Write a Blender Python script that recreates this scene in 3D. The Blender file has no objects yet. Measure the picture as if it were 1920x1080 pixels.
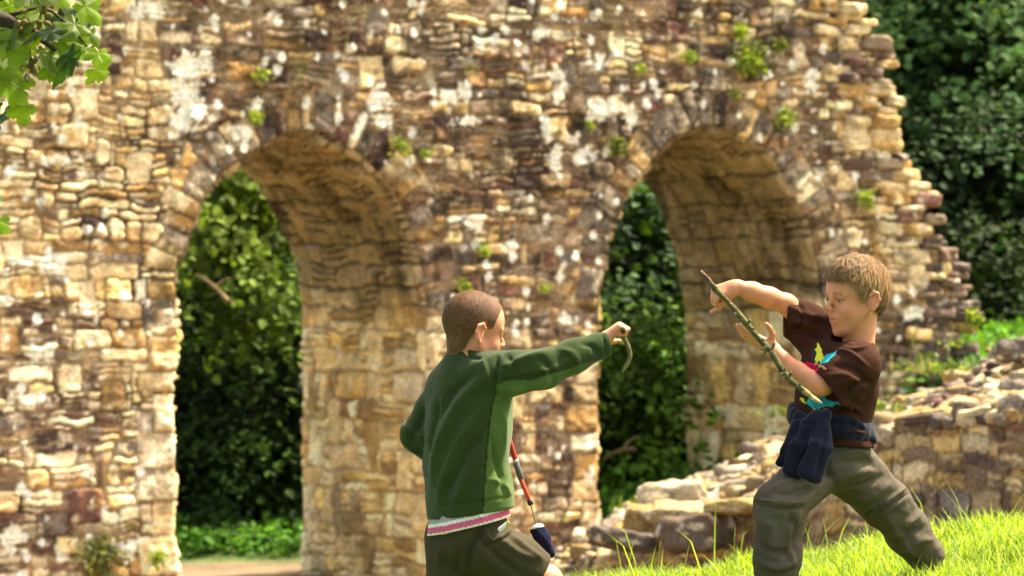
import bpy, math, random
import numpy as np
from mathutils import Vector, Matrix

S = bpy.context.scene
R = math.radians
random.seed(7)
RNG = np.random.default_rng(11)

# ------------------------------------------------------------------ camera
FPX, ZC = 7000.0, 1.5
cd = bpy.data.cameras.new('camera'); cam = bpy.data.objects.new('camera', cd)
S.collection.objects.link(cam); S.camera = cam
cam.location = (0, 0, ZC); cam.rotation_euler = (R(90), 0, 0)
cd.sensor_width = 36; cd.lens = 36*FPX/1920; cd.clip_start = .1; cd.clip_end = 400
cd.dof.use_dof = True; cd.dof.focus_distance = 9.95; cd.dof.aperture_fstop = 7.6

# ------------------------------------------------------------------ world, sun
SUNV = Vector((.88*.5, .47*.5, .866)).normalized()
w = bpy.data.worlds.new('World'); S.world = w; w.use_nodes = True
nt = w.node_tree; nt.nodes.clear()
sky = nt.nodes.new('ShaderNodeTexSky'); sky.sky_type = 'NISHITA'; sky.sun_disc = False
sky.sun_elevation = math.asin(SUNV.z); sky.sun_rotation = math.atan2(SUNV.x, SUNV.y)
sky.dust_density = 3.5; sky.air_density = .8; sky.ozone_density = .3
tint = nt.nodes.new('ShaderNodeMix'); tint.data_type = 'RGBA'; tint.blend_type = 'MULTIPLY'
tint.inputs['Factor'].default_value = 1; tint.inputs['B'].default_value = (1, .88, .66, 1)
bg = nt.nodes.new('ShaderNodeBackground'); bg.inputs['Strength'].default_value = .135
wo = nt.nodes.new('ShaderNodeOutputWorld')
nt.links.new(sky.outputs[0], tint.inputs['A']); nt.links.new(tint.outputs['Result'], bg.inputs[0]); nt.links.new(bg.outputs[0], wo.inputs[0])
ld = bpy.data.lights.new('sun', 'SUN'); ld.energy = 3.3; ld.angle = R(2.2); ld.color = (1, .88, .68)
sun = bpy.data.objects.new('sun', ld); S.collection.objects.link(sun)
sun.rotation_euler = (-SUNV).to_track_quat('-Z', 'Y').to_euler()
S.view_settings.view_transform = 'Standard'; S.view_settings.look = 'None'
S.view_settings.exposure = 2.08; S.view_settings.gamma = 1
S.render.engine = 'CYCLES'
S.cycles.max_bounces = 6; S.cycles.transparent_max_bounces = 8

# ------------------------------------------------------------------ helpers
def at(px, py, Y):
    return np.array(((px-960)/FPX*Y, Y, ZC-(py-540)/FPX*Y))

def tag(o, label=None, cat=None, group=None, kind=None):
    if label: o['label'] = label
    if cat: o['category'] = cat
    if group: o['group'] = group
    if kind: o['kind'] = kind
    return o

def h3(ix, iy, iz, seed):
    n = (ix.astype(np.uint32)*np.uint32(374761393) + iy.astype(np.uint32)*np.uint32(668265263)
         + iz.astype(np.uint32)*np.uint32(2246822519) + np.uint32((seed*3266489917) & 0xffffffff))
    n = (n ^ (n >> np.uint32(13)))*np.uint32(1274126177)
    n = n ^ (n >> np.uint32(16)); n = n*np.uint32(2654435761); n = n ^ (n >> np.uint32(15))
    return (n & np.uint32(0xffffff)).astype(np.float32)/float(0xffffff)

def vn(x, y, z=None, seed=0):
    """value noise -1..1"""
    x = np.asarray(x, dtype=np.float64); y = np.asarray(y, dtype=np.float64)
    z = np.zeros_like(x) if z is None else np.asarray(z, dtype=np.float64)
    fx, fy, fz = np.floor(x), np.floor(y), np.floor(z)
    ix, iy, iz = fx.astype(np.int64)+100000, fy.astype(np.int64)+100000, fz.astype(np.int64)+100000
    x = x-fx; y = y-fy; z = z-fz
    x = x*x*(3-2*x); y = y*y*(3-2*y); z = z*z*(3-2*z)
    r = 0
    for a in (0, 1):
        wa = x if a else 1-x
        for b in (0, 1):
            wb = y if b else 1-y
            for c in (0, 1):
                wc = z if c else 1-z
                r = r + wa*wb*wc*h3(ix+a, iy+b, iz+c, seed)
    return r*2-1

def fbm(x, y, z=None, seed=0, o=3):
    r = 0; a = 1; t = 0
    for i in range(o):
        f = 2.03**i
        r = r + a*vn(x*f, y*f, None if z is None else z*f, seed+i*17); t += a; a *= .5
    return r/t

def sst(a, b, x):
    t = np.clip((x-a)/(b-a), 0, 1); return t*t*(3-2*t)

def mesh_np(name, V, F, col=None, smooth=True, extra=None):
    """V (n,3), F list of arrays (m,k) ; col (n,3) point colours"""
    if not isinstance(F, (list, tuple)): F = [F]
    F = [f for f in F if len(f)]
    me = bpy.data.meshes.new(name)
    V = np.ascontiguousarray(V, dtype=np.float32)
    me.vertices.add(len(V)); me.vertices.foreach_set('co', V.ravel())
    loops = np.concatenate([np.asarray(f).ravel() for f in F]).astype(np.int32)
    tot = np.concatenate([np.full(len(f), np.asarray(f).shape[1]) for f in F]).astype(np.int32)
    st = np.concatenate([[0], np.cumsum(tot)[:-1]]).astype(np.int32)
    me.loops.add(len(loops)); me.loops.foreach_set('vertex_index', loops)
    me.polygons.add(len(tot)); me.polygons.foreach_set('loop_start', st); me.polygons.foreach_set('loop_total', tot)
    me.polygons.foreach_set('use_smooth', np.full(len(tot), smooth))
    me.update(calc_edges=True); me.validate()
    if col is not None:
        a = me.color_attributes.new('Col', 'FLOAT_COLOR', 'POINT')
        c = np.ones((len(V), 4), np.float32); c[:, :3] = np.clip(col, 0, 1)
        a.data.foreach_set('color', c.ravel())
    return me

def link(name, me, mat, parent=None):
    o = bpy.data.objects.new(name, me); S.collection.objects.link(o)
    if mat: me.materials.append(mat)
    if parent: o.parent = parent
    return o

def empty(name, loc=(0, 0, 0)):
    o = bpy.data.objects.new(name, None); S.collection.objects.link(o); o.location = loc
    o.empty_display_size = .1
    return o

class MB:
    """collects vertex / face chunks"""
    def __init__(s): s.V = []; s.Q = []; s.T = []; s.C = []; s.n = 0
    def add(s, V, Q=None, T=None, C=None):
        V = np.asarray(V, float); s.V.append(V)
        if Q is not None and len(Q): s.Q.append(np.asarray(Q)+s.n)
        if T is not None and len(T): s.T.append(np.asarray(T)+s.n)
        s.C.append(np.broadcast_to(np.asarray((.5, .5, .5) if C is None else C, float), (len(V), 3)))
        s.n += len(V)
    def build(s, name, mat, parent=None, smooth=True, org=None):
        V = np.concatenate(s.V)
        if org is not None: V = V-np.asarray(org)
        F = []
        if s.Q: F.append(np.concatenate(s.Q))
        if s.T: F.append(np.concatenate(s.T))
        return link(name, mesh_np(name, V, F, np.concatenate(s.C), smooth), mat, parent)

def gridfaces(ny, nx):
    i = np.arange(ny-1)[:, None]*nx+np.arange(nx-1)[None]
    return np.stack([i, i+1, i+nx+1, i+nx], -1).reshape(-1, 4)

def tube(mb, pts, rad, n=8, col=(.5, .5, .5), rough=0, seed=0):
    """tapered tube through pts"""
    pts = np.asarray(pts, float); rad = np.broadcast_to(rad, (len(pts),))
    t = np.gradient(pts, axis=0); t /= np.linalg.norm(t, axis=1)[:, None]+1e-9
    ref = np.array((0, 0, 1.)) if abs(t[0][2]) < .9 else np.array((1., 0, 0))
    V = []
    for i in range(len(pts)):
        a = np.cross(t[i], ref); a /= np.linalg.norm(a); b = np.cross(t[i], a); ref = np.cross(a, t[i])
        ang = np.arange(n)/n*2*math.pi
        rr = rad[i]*(1+rough*vn(np.cos(ang)*1.5+i*.7, np.sin(ang)*1.5, None, seed))
        V.append(pts[i]+rr[:, None]*(np.cos(ang)[:, None]*a+np.sin(ang)[:, None]*b))
    V = np.concatenate(V+[pts[:1], pts[-1:]])
    Q = []
    for i in range(len(pts)-1):
        for j in range(n):
            Q.append((i*n+j, i*n+(j+1) % n, (i+1)*n+(j+1) % n, (i+1)*n+j))
    m = len(pts)*n
    T = [(m, (j+1) % n, j) for j in range(n)]+[(m+1, (len(pts)-1)*n+j, (len(pts)-1)*n+(j+1) % n) for j in range(n)]
    if np.ndim(col) == 2 and len(col) == len(pts):
        C = np.concatenate([np.repeat(np.asarray(col), n, 0), col[:1], col[-1:]])
    else: C = np.broadcast_to(col, (len(V), 3))
    mb.add(V, Q, T, C)

def spline(P, n):
    """catmull-rom through rows of P"""
    P = np.asarray(P, float); P = np.concatenate([[2*P[0]-P[1]], P, [2*P[-1]-P[-2]]])
    out = []
    m = len(P)-3
    for k in range(n):
        u = k/(n-1)*m; i = min(int(u), m-1); t = u-i
        a, b, c, d = P[i:i+4]
        out.append(.5*((2*b)+(-a+c)*t+(2*a-5*b+4*c-d)*t*t+(-a+3*b-3*c+d)*t**3))
    return np.array(out)

# ------------------------------------------------------------------ materials
def mat(name, rough=.8, col=None, attr=True, noise=None, bump=None, spec=.3, trans=0, sheen=0, sss=0, tcol=None):
    m = bpy.data.materials.new(name); m.use_nodes = True
    nt = m.node_tree; N = nt.nodes; L = nt.links; b = N['Principled BSDF']
    b.inputs['Roughness'].default_value = rough; b.inputs['Specular IOR Level'].default_value = spec
    if sheen: b.inputs['Sheen Weight'].default_value = sheen; b.inputs['Sheen Roughness'].default_value = .4
    if sss:
        b.inputs['Subsurface Weight'].default_value = sss; b.inputs['Subsurface Radius'].default_value = (1, .35, .2)
        b.inputs['Subsurface Scale'].default_value = .008
    tc = N.new('ShaderNodeTexCoord'); src = None
    if attr:
        a = N.new('ShaderNodeVertexColor'); a.layer_name = 'Col'; src = a.outputs['Color']
    else:
        rgb = N.new('ShaderNodeRGB'); rgb.outputs[0].default_value = (*col, 1); src = rgb.outputs[0]
    for (sc, lo, hi, det) in (noise or []):
        n = N.new('ShaderNodeTexNoise'); n.inputs['Scale'].default_value = sc; n.inputs['Detail'].default_value = det
        L.new(tc.outputs['Object'], n.inputs['Vector'])
        r = N.new('ShaderNodeMapRange'); r.inputs['From Min'].default_value = .3; r.inputs['From Max'].default_value = .7
        r.inputs['To Min'].default_value = lo; r.inputs['To Max'].default_value = hi
        L.new(n.outputs['Fac'], r.inputs['Value'])
        v = N.new('ShaderNodeVectorMath'); v.operation = 'SCALE'
        L.new(src, v.inputs[0]); L.new(r.outputs[0], v.inputs['Scale']); src = v.outputs[0]
    L.new(src, b.inputs['Base Color'])
    if bump:
        prev = None
        for (sc, st, dist) in bump:
            n = N.new('ShaderNodeTexNoise'); n.inputs['Scale'].default_value = sc; n.inputs['Detail'].default_value = 5
            L.new(tc.outputs['Object'], n.inputs['Vector'])
            bp = N.new('ShaderNodeBump'); bp.inputs['Strength'].default_value = st; bp.inputs['Distance'].default_value = dist
            L.new(n.outputs['Fac'], bp.inputs['Height'])
            if prev: L.new(prev, bp.inputs['Normal'])
            prev = bp.outputs[0]
        L.new(prev, b.inputs['Normal'])
    if trans:
        t = N.new('ShaderNodeBsdfTranslucent'); mx = N.new('ShaderNodeMixShader'); mx.inputs[0].default_value = trans
        v = N.new('ShaderNodeVectorMath'); v.operation = 'MULTIPLY'; v.inputs[1].default_value = tcol or (1.5, 1.5, .5)
        L.new(src, v.inputs[0]); L.new(v.outputs[0], t.inputs[0])
        L.new(b.outputs[0], mx.inputs[1]); L.new(t.outputs[0], mx.inputs[2]); L.new(mx.outputs[0], N['Material Output'].inputs[0])
    return m

M_STONE = mat('weathered_sandstone', .92, noise=[(9, .78, 1.22, 4), (45, .62, 1.4, 6), (140, .8, 1.2, 3)], bump=[(60, .7, .012), (18, .5, .02)], spec=.15)
M_LEAF = mat('leaf', .65, noise=[(.7, .45, 1.6, 3), (4, .6, 1.45, 3)], trans=.35, spec=.15)
M_GRASS = mat('grass_blade', .5, noise=[(1.2, .7, 1.35, 3)], trans=.5, spec=.3, tcol=(1.5, 1.45, .5))
M_MAPLE = mat('sycamore_leaf', .45, noise=[(25, .75, 1.3, 4)], trans=.55, spec=.35, tcol=(1.9, 2.0, .35))
M_BARK = mat('bark', .9, noise=[(30, .6, 1.4, 5)], bump=[(60, .8, .01)])
M_GROUND = mat('ground', .95, noise=[(3, .75, 1.25, 5), (25, .7, 1.3, 5)], bump=[(20, .6, .03)])

# ------------------------------------------------------------------ ground
GY = np.array([-12, 2, 6, 9.4, 10.6, 12.3, 14, 17, 20, 24, 28, 31, 36, 60, 200.])
GX = np.array([-60, -6, -2, -.6, 0, .25, .7, 1.12, 1.7, 2.6, 4.5, 9, 60.])
GZ = np.array([
 [0.0, .0, .0, .0, .0, .0, .05, .1, .1, .2, .3, .4, .5],
 [0.0, .0, .0, .0, .0, .0, .05, .1, .1, .2, .3, .4, .5],
 [0.0, .0, .0, .05, .1, .12, .2, .28, .36, .45, .55, .7, .8],
 [0.0, .05, .1, .2, .28, .34, .50, .60, .68, .75, .9, 1, 1.1],
 [0.0, .05, .10, .20, .30, .38, .52, .62, .69, .78, 1, 1.1, 1.2],
 [-.1, -.1, .0, .22, .40, .47, .53, .58, .67, .78, .95, 1.1, 1.2],
 [-.5, -.4, -.2, .0, .2, .25, .3, .35, .45, .6, .9, 1, 1.2],
 [-.9, -.8, -.7, -.6, -.4, -.3, -.2, -.1, .0, .2, .5, .8, 1],
 [-.95, -.95, -.9, -.8, -.7, -.6, -.5, -.4, -.3, .0, .3, .8, 1],
 [-.95, -.95, -.9, -.85, -.8, -.75, -.7, -.6, -.45, -.1, .6, 1, 1.2],
 [-.95, -.95, -.9, -.85, -.8, -.75, -.6, -.5, -.3, .2, .8, 1.2, 1.4],
 [-.90, -.9, -.82, -.72, -.65, -.6, -.5, -.40, -.25, .3, .9, 1.3, 1.5],
 [-.70, -.7, -.6, -.5, -.45, -.4, -.35, -.3, -.1, .4, 1, 1.5, 1.8],
 [2, 2, 2, 2, 2, 2, 2, 2, 2, 2.2, 2.5, 3, 3.5],
 [9, 9, 9, 9, 9, 9, 9, 9, 9, 9, 9, 9, 9]], float)
def gz(X, Y):
    X = np.asarray(X, float); Y = np.asarray(Y, float)
    j = np.clip(np.searchsorted(GY, Y)-1, 0, len(GY)-2); i = np.clip(np.searchsorted(GX, X)-1, 0, len(GX)-2)
    ty = np.clip((Y-GY[j])/(GY[j+1]-GY[j]), 0, 1); tx = np.clip((X-GX[i])/(GX[i+1]-GX[i]), 0, 1)
    ty = ty*ty*(3-2*ty)*.5+ty*.5
    return (GZ[j, i]*(1-tx)+GZ[j, i+1]*tx)*(1-ty)+(GZ[j+1, i]*(1-tx)+GZ[j+1, i+1]*tx)*ty

def build_ground():
    xs = np.unique(np.concatenate([np.linspace(-60, -8, 20), np.linspace(-8, 8, 160), np.linspace(8, 60, 20)]))
    ys = np.unique(np.concatenate([np.linspace(-12, 4, 12), np.linspace(4, 40, 240), np.linspace(40, 200, 40)]))
    X, Y = np.meshgrid(xs, ys)
    Z = gz(X, Y)+.03*fbm(X*1.3, Y*1.3, None, 3)+.008*vn(X*9, Y*9, None, 4)
    n = fbm(X*.8, Y*.8, None, 9)
    grass = sst(17.5, 15.5, Y+n) + sst(31.0, 31.8, Y+n*.5+.25*X*(X > 0))
    grass = np.clip(grass, 0, 1)[..., None]
    dirt = np.array((.19, .135, .08)); g = np.array((.06, .10, .02))
    C = dirt*(1-grass)+g*grass
    me = mesh_np('ground', np.stack([X, Y, Z], -1).reshape(-1, 3), gridfaces(len(ys), len(xs)), C.reshape(-1, 3))
    o = link('ground', me, M_GROUND); tag(o, kind='structure')
build_ground()

# ------------------------------------------------------------------ masonry
PAL = dict(
 honey=np.array([(.60, .42, .19), (.54, .36, .14), (.70, .53, .28), (.46, .29, .11), (.64, .50, .28), (.76, .62, .38), (.36, .24, .10)]),
 cream=np.array([(.80, .67, .43), (.76, .61, .38), (.86, .76, .54), (.72, .55, .30), (.66, .55, .38), (.72, .52, .22)]),
 brown=np.array([(.19, .13, .095), (.14, .09, .075), (.25, .18, .13), (.32, .24, .16), (.11, .08, .07), (.22, .12, .095), (.20, .165, .14), (.38, .28, .16)]),
 grey=np.array([(.30, .25, .20), (.24, .205, .17), (.36, .30, .23), (.42, .35, .26), (.20, .17, .145)]))
def pick(pal, ids, seed):
    P = PAL[pal]; k = (h3(ids, ids*0+3, ids*0, seed)*len(P)*.999).astype(int)
    v = .82+.36*h3(ids, ids*0+7, ids*0, seed)
    return P[k]*v[..., None]

def masonry(U, Vv, seed, ch=(.07, .17), cw=(.10, .34), big=0, warp=.028, split=.28, edge=.013):
    """stone pattern on arrays U,V (metres): height (m), id, mortar mask"""
    rg = np.random.default_rng(seed)
    u = U+warp*1.3*fbm(U*3.2, Vv*3.2, None, seed+1)+.022*vn(U*9, Vv*9, None, seed+2)+.009*vn(U*24, Vv*24, None, seed+3)
    v = Vv+warp*1.6*fbm(U*1.7, Vv*2.0, None, seed+5)+.020*vn(U*7, Vv*9, None, seed+6)+.008*vn(U*22, Vv*22, None, seed+7)
    v0, v1 = v.min()-.3, v.max()+.3; u0, u1 = u.min()-.4, u.max()+.4
    vc = [v0]
    while vc[-1] < v1: vc.append(vc[-1]+rg.uniform(*ch))
    vc = np.array(vc); k = np.clip(np.searchsorted(vc, v, side='right')-1, 0, len(vc)-2)
    X0 = np.zeros_like(u); X1 = np.zeros_like(u); Y0 = vc[k].copy(); Y1 = vc[k+1].copy(); ID = np.zeros(u.shape, np.int64)
    for c in range(len(vc)-1):
        m = k == c
        if not m.any(): continue
        hgt = vc[c+1]-vc[c]
        uc = [u0-rg.uniform(0, .3)]
        while uc[-1] < u1: uc.append(uc[-1]+rg.uniform(cw[0], cw[1])*rg.choice([.6, 1, 1.15]))
        uc = np.array(uc); j = np.clip(np.searchsorted(uc, u[m], side='right')-1, 0, len(uc)-2)
        a = np.full(j.shape, vc[c]); b = np.full(j.shape, vc[c+1]); sub = np.zeros(j.shape, np.int64)
        ns = np.where(rg.random(len(uc)) < split*(hgt > .085)*1.6, rg.choice([2, 2, 3], len(uc)), 1)
        cut = rg.uniform(.35, .65, len(uc))
        vm = (v[m]-vc[c])/hgt
        n2 = ns[j] == 2; up = n2 & (vm > cut[j]); lo = n2 & ~up
        a[up] = vc[c]+cut[j][up]*hgt; b[lo] = vc[c]+cut[j][lo]*hgt; sub[up] = 1
        n3 = ns[j] == 3; q = np.clip((vm*3).astype(int), 0, 2)
        a[n3] = vc[c]+q[n3]/3*hgt; b[n3] = vc[c]+(q[n3]+1)/3*hgt; sub[n3] = q[n3]
        X0[m] = uc[j]; X1[m] = uc[j+1]; Y0[m] = a; Y1[m] = b; ID[m] = c*4000+j*4+sub
    for i in range(big):
        cx = rg.uniform(u0, u1); c = rg.integers(0, len(vc)-3); ww = rg.uniform(.12, .26)
        m = (u > cx-ww/2) & (u < cx+ww/2) & (v > vc[c]) & (v < vc[c+2])
        X0[m] = cx-ww/2; X1[m] = cx+ww/2; Y0[m] = vc[c]; Y1[m] = vc[c+2]; ID[m] = 4000000+i
    H, mort, lu, lv = stone_profile(u, v, X0, X1, Y0, Y1, ID, seed, edge)
    return H, ID, mort

def stone_profile(u, v, X0, X1, Y0, Y1, ID, seed, edge):
    hw, hh = (X1-X0)/2, (Y1-Y0)/2
    lu = (u-X0)-hw; lv = (v-Y0)-hh
    r1 = h3(ID, ID*0, ID*0, seed+31); r2 = h3(ID, ID*0+1, ID*0, seed+31); r3 = h3(ID, ID*0+2, ID*0, seed+31)
    rad = np.minimum(np.minimum(hw, hh)*.9, .008+.030*r1)
    gap = .003+.011*r2*r2
    qx = np.abs(lu)-(hw-rad-gap); qy = np.abs(lv)-(hh-rad-gap)
    d = rad-np.hypot(np.maximum(qx, 0), np.maximum(qy, 0))-np.minimum(np.maximum(qx, qy), 0)*.999
    d = d+.004*vn(u*40, v*40, None, seed+8)
    prof = np.sqrt(np.clip(d/edge, 0, 1))
    H = prof*(.008+.040*r3)+prof*((r1-.5)*.30-.05)*lv+prof*(r2-.5)*.18*lu
    H = H+.020*prof*fbm(u*13, v*24+r1*9, None, seed+12, 4)+.012*prof*np.abs(vn(u*9+r2*7, v*16, None, seed+15))
    mort = 1-sst(0, .006, d)
    return H, mort, lu, lv

TH = R(32); E = np.array((math.cos(TH), math.sin(TH), 0)); DN = np.array((-math.sin(TH), math.cos(TH), 0))
AX, AY = (565-960)/FPX*28, 28.
WT = 2.02
def wu(px, py):
    m = (px-960)/FPX; u = (m*AY-AX)/(E[0]-m*E[1]); Y = AY+u*E[1]
    return u, ZC-(py-540)/FPX*Y
def wp(u, z, d=0):
    """wall coords -> world ; d = metres in front of the face"""
    u = np.asarray(u, float); z = np.asarray(z, float)
    return np.stack([AX+u*E[0]-d*DN[0], AY+u*E[1]-d*DN[1], z+0*u], -1)
ARCH = []
for (l, r, top, spr) in ((330, 803, 250, 601), (1122, 1548, 240, 625)):
    ul, _ = wu(l, spr); ur, _ = wu(r, spr); uc = (ul+ur)/2
    m_ = [wu(p, top)[1] for p in ((l+r)/2,)][0]; sp = wu((l+r)/2, spr)[1]
    ARCH.append((uc, (ur-ul)/2, sp, m_-sp))
ZB = -1.25
def arch_pts(a, n_off=0, N=700):
    """boundary from left base over the crown to right base: pts (u,z), cumulative s, inward normals"""
    uc, ha, sp, hb = ARCH[a]
    A = [np.stack([np.full(200, uc-ha), np.linspace(ZB, sp, 200)], -1)]
    t = np.linspace(math.pi, 0, N)
    A.append(np.stack([uc+ha*np.cos(t), sp+hb*np.sin(t)], -1))
    A.append(np.stack([np.full(200, uc+ha), np.linspace(sp, ZB, 200)], -1))
    P = np.concatenate(A); keep = np.r_[True, np.linalg.norm(np.diff(P, axis=0), axis=1) > 1e-6]; P = P[keep]
    s = np.r_[0, np.cumsum(np.linalg.norm(np.diff(P, axis=0), axis=1))]
    S2 = np.arange(0, s[-1], .014)
    P = np.stack([np.interp(S2, s, P[:, 0]), np.interp(S2, s, P[:, 1])], -1)
    T = np.gradient(P, axis=0); T /= np.linalg.norm(T, axis=1)[:, None]
    Nn = np.stack([T[:, 1], -T[:, 0]], -1)   # pointing into the opening
    return P, S2, Nn
def wobble(s, a):
    st = .03*(h3(np.floor(s/.23).astype(int), np.zeros(s.shape, int), np.zeros(s.shape, int), 50+a)-.5)
    return st+.018*vn(s*3.1, s*0, None, 60+a)+.008*vn(s*11, s*0, None, 61+a)

LICHEN = [(350, 130, 26, 30), (350, 190, 30, 45), (385, 120, 12, 25), (345, 235, 22, 14), (715, 190, 22, 26), (718, 225, 16, 20), (482, 200, 14, 12),
 (832, 182, 22, 20), (868, 172, 14, 20), (1125, 110, 24, 22), (1043, 140, 20, 14), (1048, 170, 14, 22), (1128, 205, 30, 22), (1020, 240, 12, 28),
 (1075, 260, 22, 16), (1040, 300, 14, 40), (1085, 290, 16, 20), (1522, 148, 14, 22), (635, 215, 8, 20), (1115, 30, 14, 10), (1010, 60, 20, 12),
 (872, 225, 26, 12), (945, 55, 12, 8), (1180, 215, 14, 24), (40, 490, 40, 10), (110, 300, 45, 10), (70, 660, 30, 20), (60, 745, 36, 14), (270, 20, 40, 20),
 (890, 415, 20, 20), (955, 460, 14, 10), (1062, 600, 18, 16), (1240, 700, 10, 12), (1345, 500, 20, 30), (610, 620, 14, 18), (1100, 895, 16, 14), (230, 1030, 30, 20),
 (20, 1010, 30, 26), (100, 500, 24, 18), (1640, 520, 16, 12), (1710, 590, 18, 12), (1560, 520, 10, 8), (455, 250, 20, 18)]

def wall_colour(u, z, ID, mort, seed, kind=None):
    """kind: array 0 general, 1 voussoir/grey, 2 quoin"""
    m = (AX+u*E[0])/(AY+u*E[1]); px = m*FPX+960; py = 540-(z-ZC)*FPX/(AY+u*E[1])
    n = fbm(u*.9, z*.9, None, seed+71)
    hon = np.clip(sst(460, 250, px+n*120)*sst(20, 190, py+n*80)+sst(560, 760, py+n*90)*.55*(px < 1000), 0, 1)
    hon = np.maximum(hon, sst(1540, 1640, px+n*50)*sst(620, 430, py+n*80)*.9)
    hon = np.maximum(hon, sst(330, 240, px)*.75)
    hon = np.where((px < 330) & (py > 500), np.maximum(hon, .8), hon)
    r = h3(ID, ID*0+11, ID*0, seed); r2 = h3(ID, ID*0+12, ID*0, seed)
    C = pick('brown', ID, seed)
    ch = pick('honey', ID, seed); cc = pick('cream', ID, seed); cg = pick('grey', ID, seed)
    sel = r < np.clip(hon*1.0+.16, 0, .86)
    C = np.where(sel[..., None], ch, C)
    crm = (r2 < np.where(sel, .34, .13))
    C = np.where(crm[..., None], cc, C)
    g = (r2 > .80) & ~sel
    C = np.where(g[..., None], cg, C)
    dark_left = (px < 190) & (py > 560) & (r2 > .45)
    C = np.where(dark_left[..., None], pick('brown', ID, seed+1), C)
    if kind is not None:
        C = np.where((kind == 1)[..., None], np.where((r < .5)[..., None], cg*.85, np.where((r2 < .5)[..., None], C, ch*.9)), C)
        C = np.where((kind == 2)[..., None], np.where((r < .6)[..., None], cc*.94, ch), C)
    # veins and blotches
    b = fbm(u*7, z*13, None, seed+72); C = C*(1+.42*b)[..., None]
    ox = sst(.25, .6, fbm(u*5, z*6, None, seed+73)); C = C*(1-ox[..., None]*.45)+np.array((.62, .36, .10))*ox[..., None]*.45
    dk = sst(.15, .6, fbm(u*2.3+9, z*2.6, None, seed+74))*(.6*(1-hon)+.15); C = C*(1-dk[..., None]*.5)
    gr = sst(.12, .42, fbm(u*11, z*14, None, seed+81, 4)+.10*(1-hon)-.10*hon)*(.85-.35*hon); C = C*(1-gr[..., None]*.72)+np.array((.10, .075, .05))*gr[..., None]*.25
    pl = sst(.10, .45, fbm(u*9+40, z*12, None, seed+82, 4)-.05+.16*hon)*(.35+.25*hon); C = C*(1-pl[..., None])+np.array((.84, .74, .52))*pl[..., None]
    mc = np.array((.52, .38, .22))*(1+.3*fbm(u*20, z*20, None, seed+75))[..., None]
    mc = np.where((hon > .4)[..., None], mc*.9, mc*.78)
    mm = (mort*sst(-.55, .25, fbm(u*3, z*3, None, seed+76)))[..., None]
    deep = (mort[..., None]-mm)
    C = C*(1-mm-deep)+mc*.8*mm+mc*.25*deep
    # lichen: crusty white spots and explicit patches
    lw = np.zeros_like(u)
    cell = .085; gx, gy = np.floor(u/cell), np.floor(z/cell)
    for dx in (-1, 0, 1):
        for dy in (-1, 0, 1):
            cx, cy = gx+dx, gy+dy; ii, jj = cx.astype(np.int64)+5000, cy.astype(np.int64)+5000
            a, b2, c3 = h3(ii, jj, jj*0, 301+seed), h3(ii, jj, jj*0+1, 301+seed), h3(ii, jj, jj*0+2, 301+seed)
            dd = np.hypot(u-(cx+a)*cell, (z-(cy+b2)*cell)*.85)+.008*vn(u*45, z*45, None, 9)
            rad = np.where(c3 > .86, (c3-.86)/.14*.034+.006, 0)
            lw = np.maximum(lw, sst(rad+.003, rad-.004, dd)*(rad > 0))
    lich_zone = np.clip(.35+.9*fbm(u*1.1, z*1.3, None, 88)+.45*(1-hon), 0, 1)
    lw = lw*sst(.25, .5, lich_zone)
    for (qx, qy, rx, ry) in LICHEN:
        dd = np.hypot((px-qx)/rx, (py-qy)/ry)
        near = dd < 2
        if near.any():
            dd = dd+.75*fbm(u*16, z*12, None, 89)+.3*vn(u*40, z*40, None, 90)
            lw = np.maximum(lw, sst(.95, .75, dd)*.92)
    lc = np.array((.86, .80, .68))*(1+.10*vn(u*30, z*30, None, 92))[..., None]
    C = C*(1-lw[..., None])+lc*lw[..., None]
    my = sst(.45, .7, fbm(u*3.4, z*2.8, None, seed+93))*.5*(1-hon*.6)
    C = C*(1-my[..., None])+np.array((.24, .23, .06))*my[..., None]
    og = sst(.62, .8, fbm(u*7.4, z*6.8, None, seed+94))*.8
    C = C*(1-og[..., None])+np.array((.66, .42, .08))*og[..., None]
    C = np.clip(.36*(np.clip(C, .01, 1)/.36)**1.30, 0, .92); g = C.mean(-1, keepdims=True); return C*.84+g*.16*np.array((1.04, 1, .92))

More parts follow.
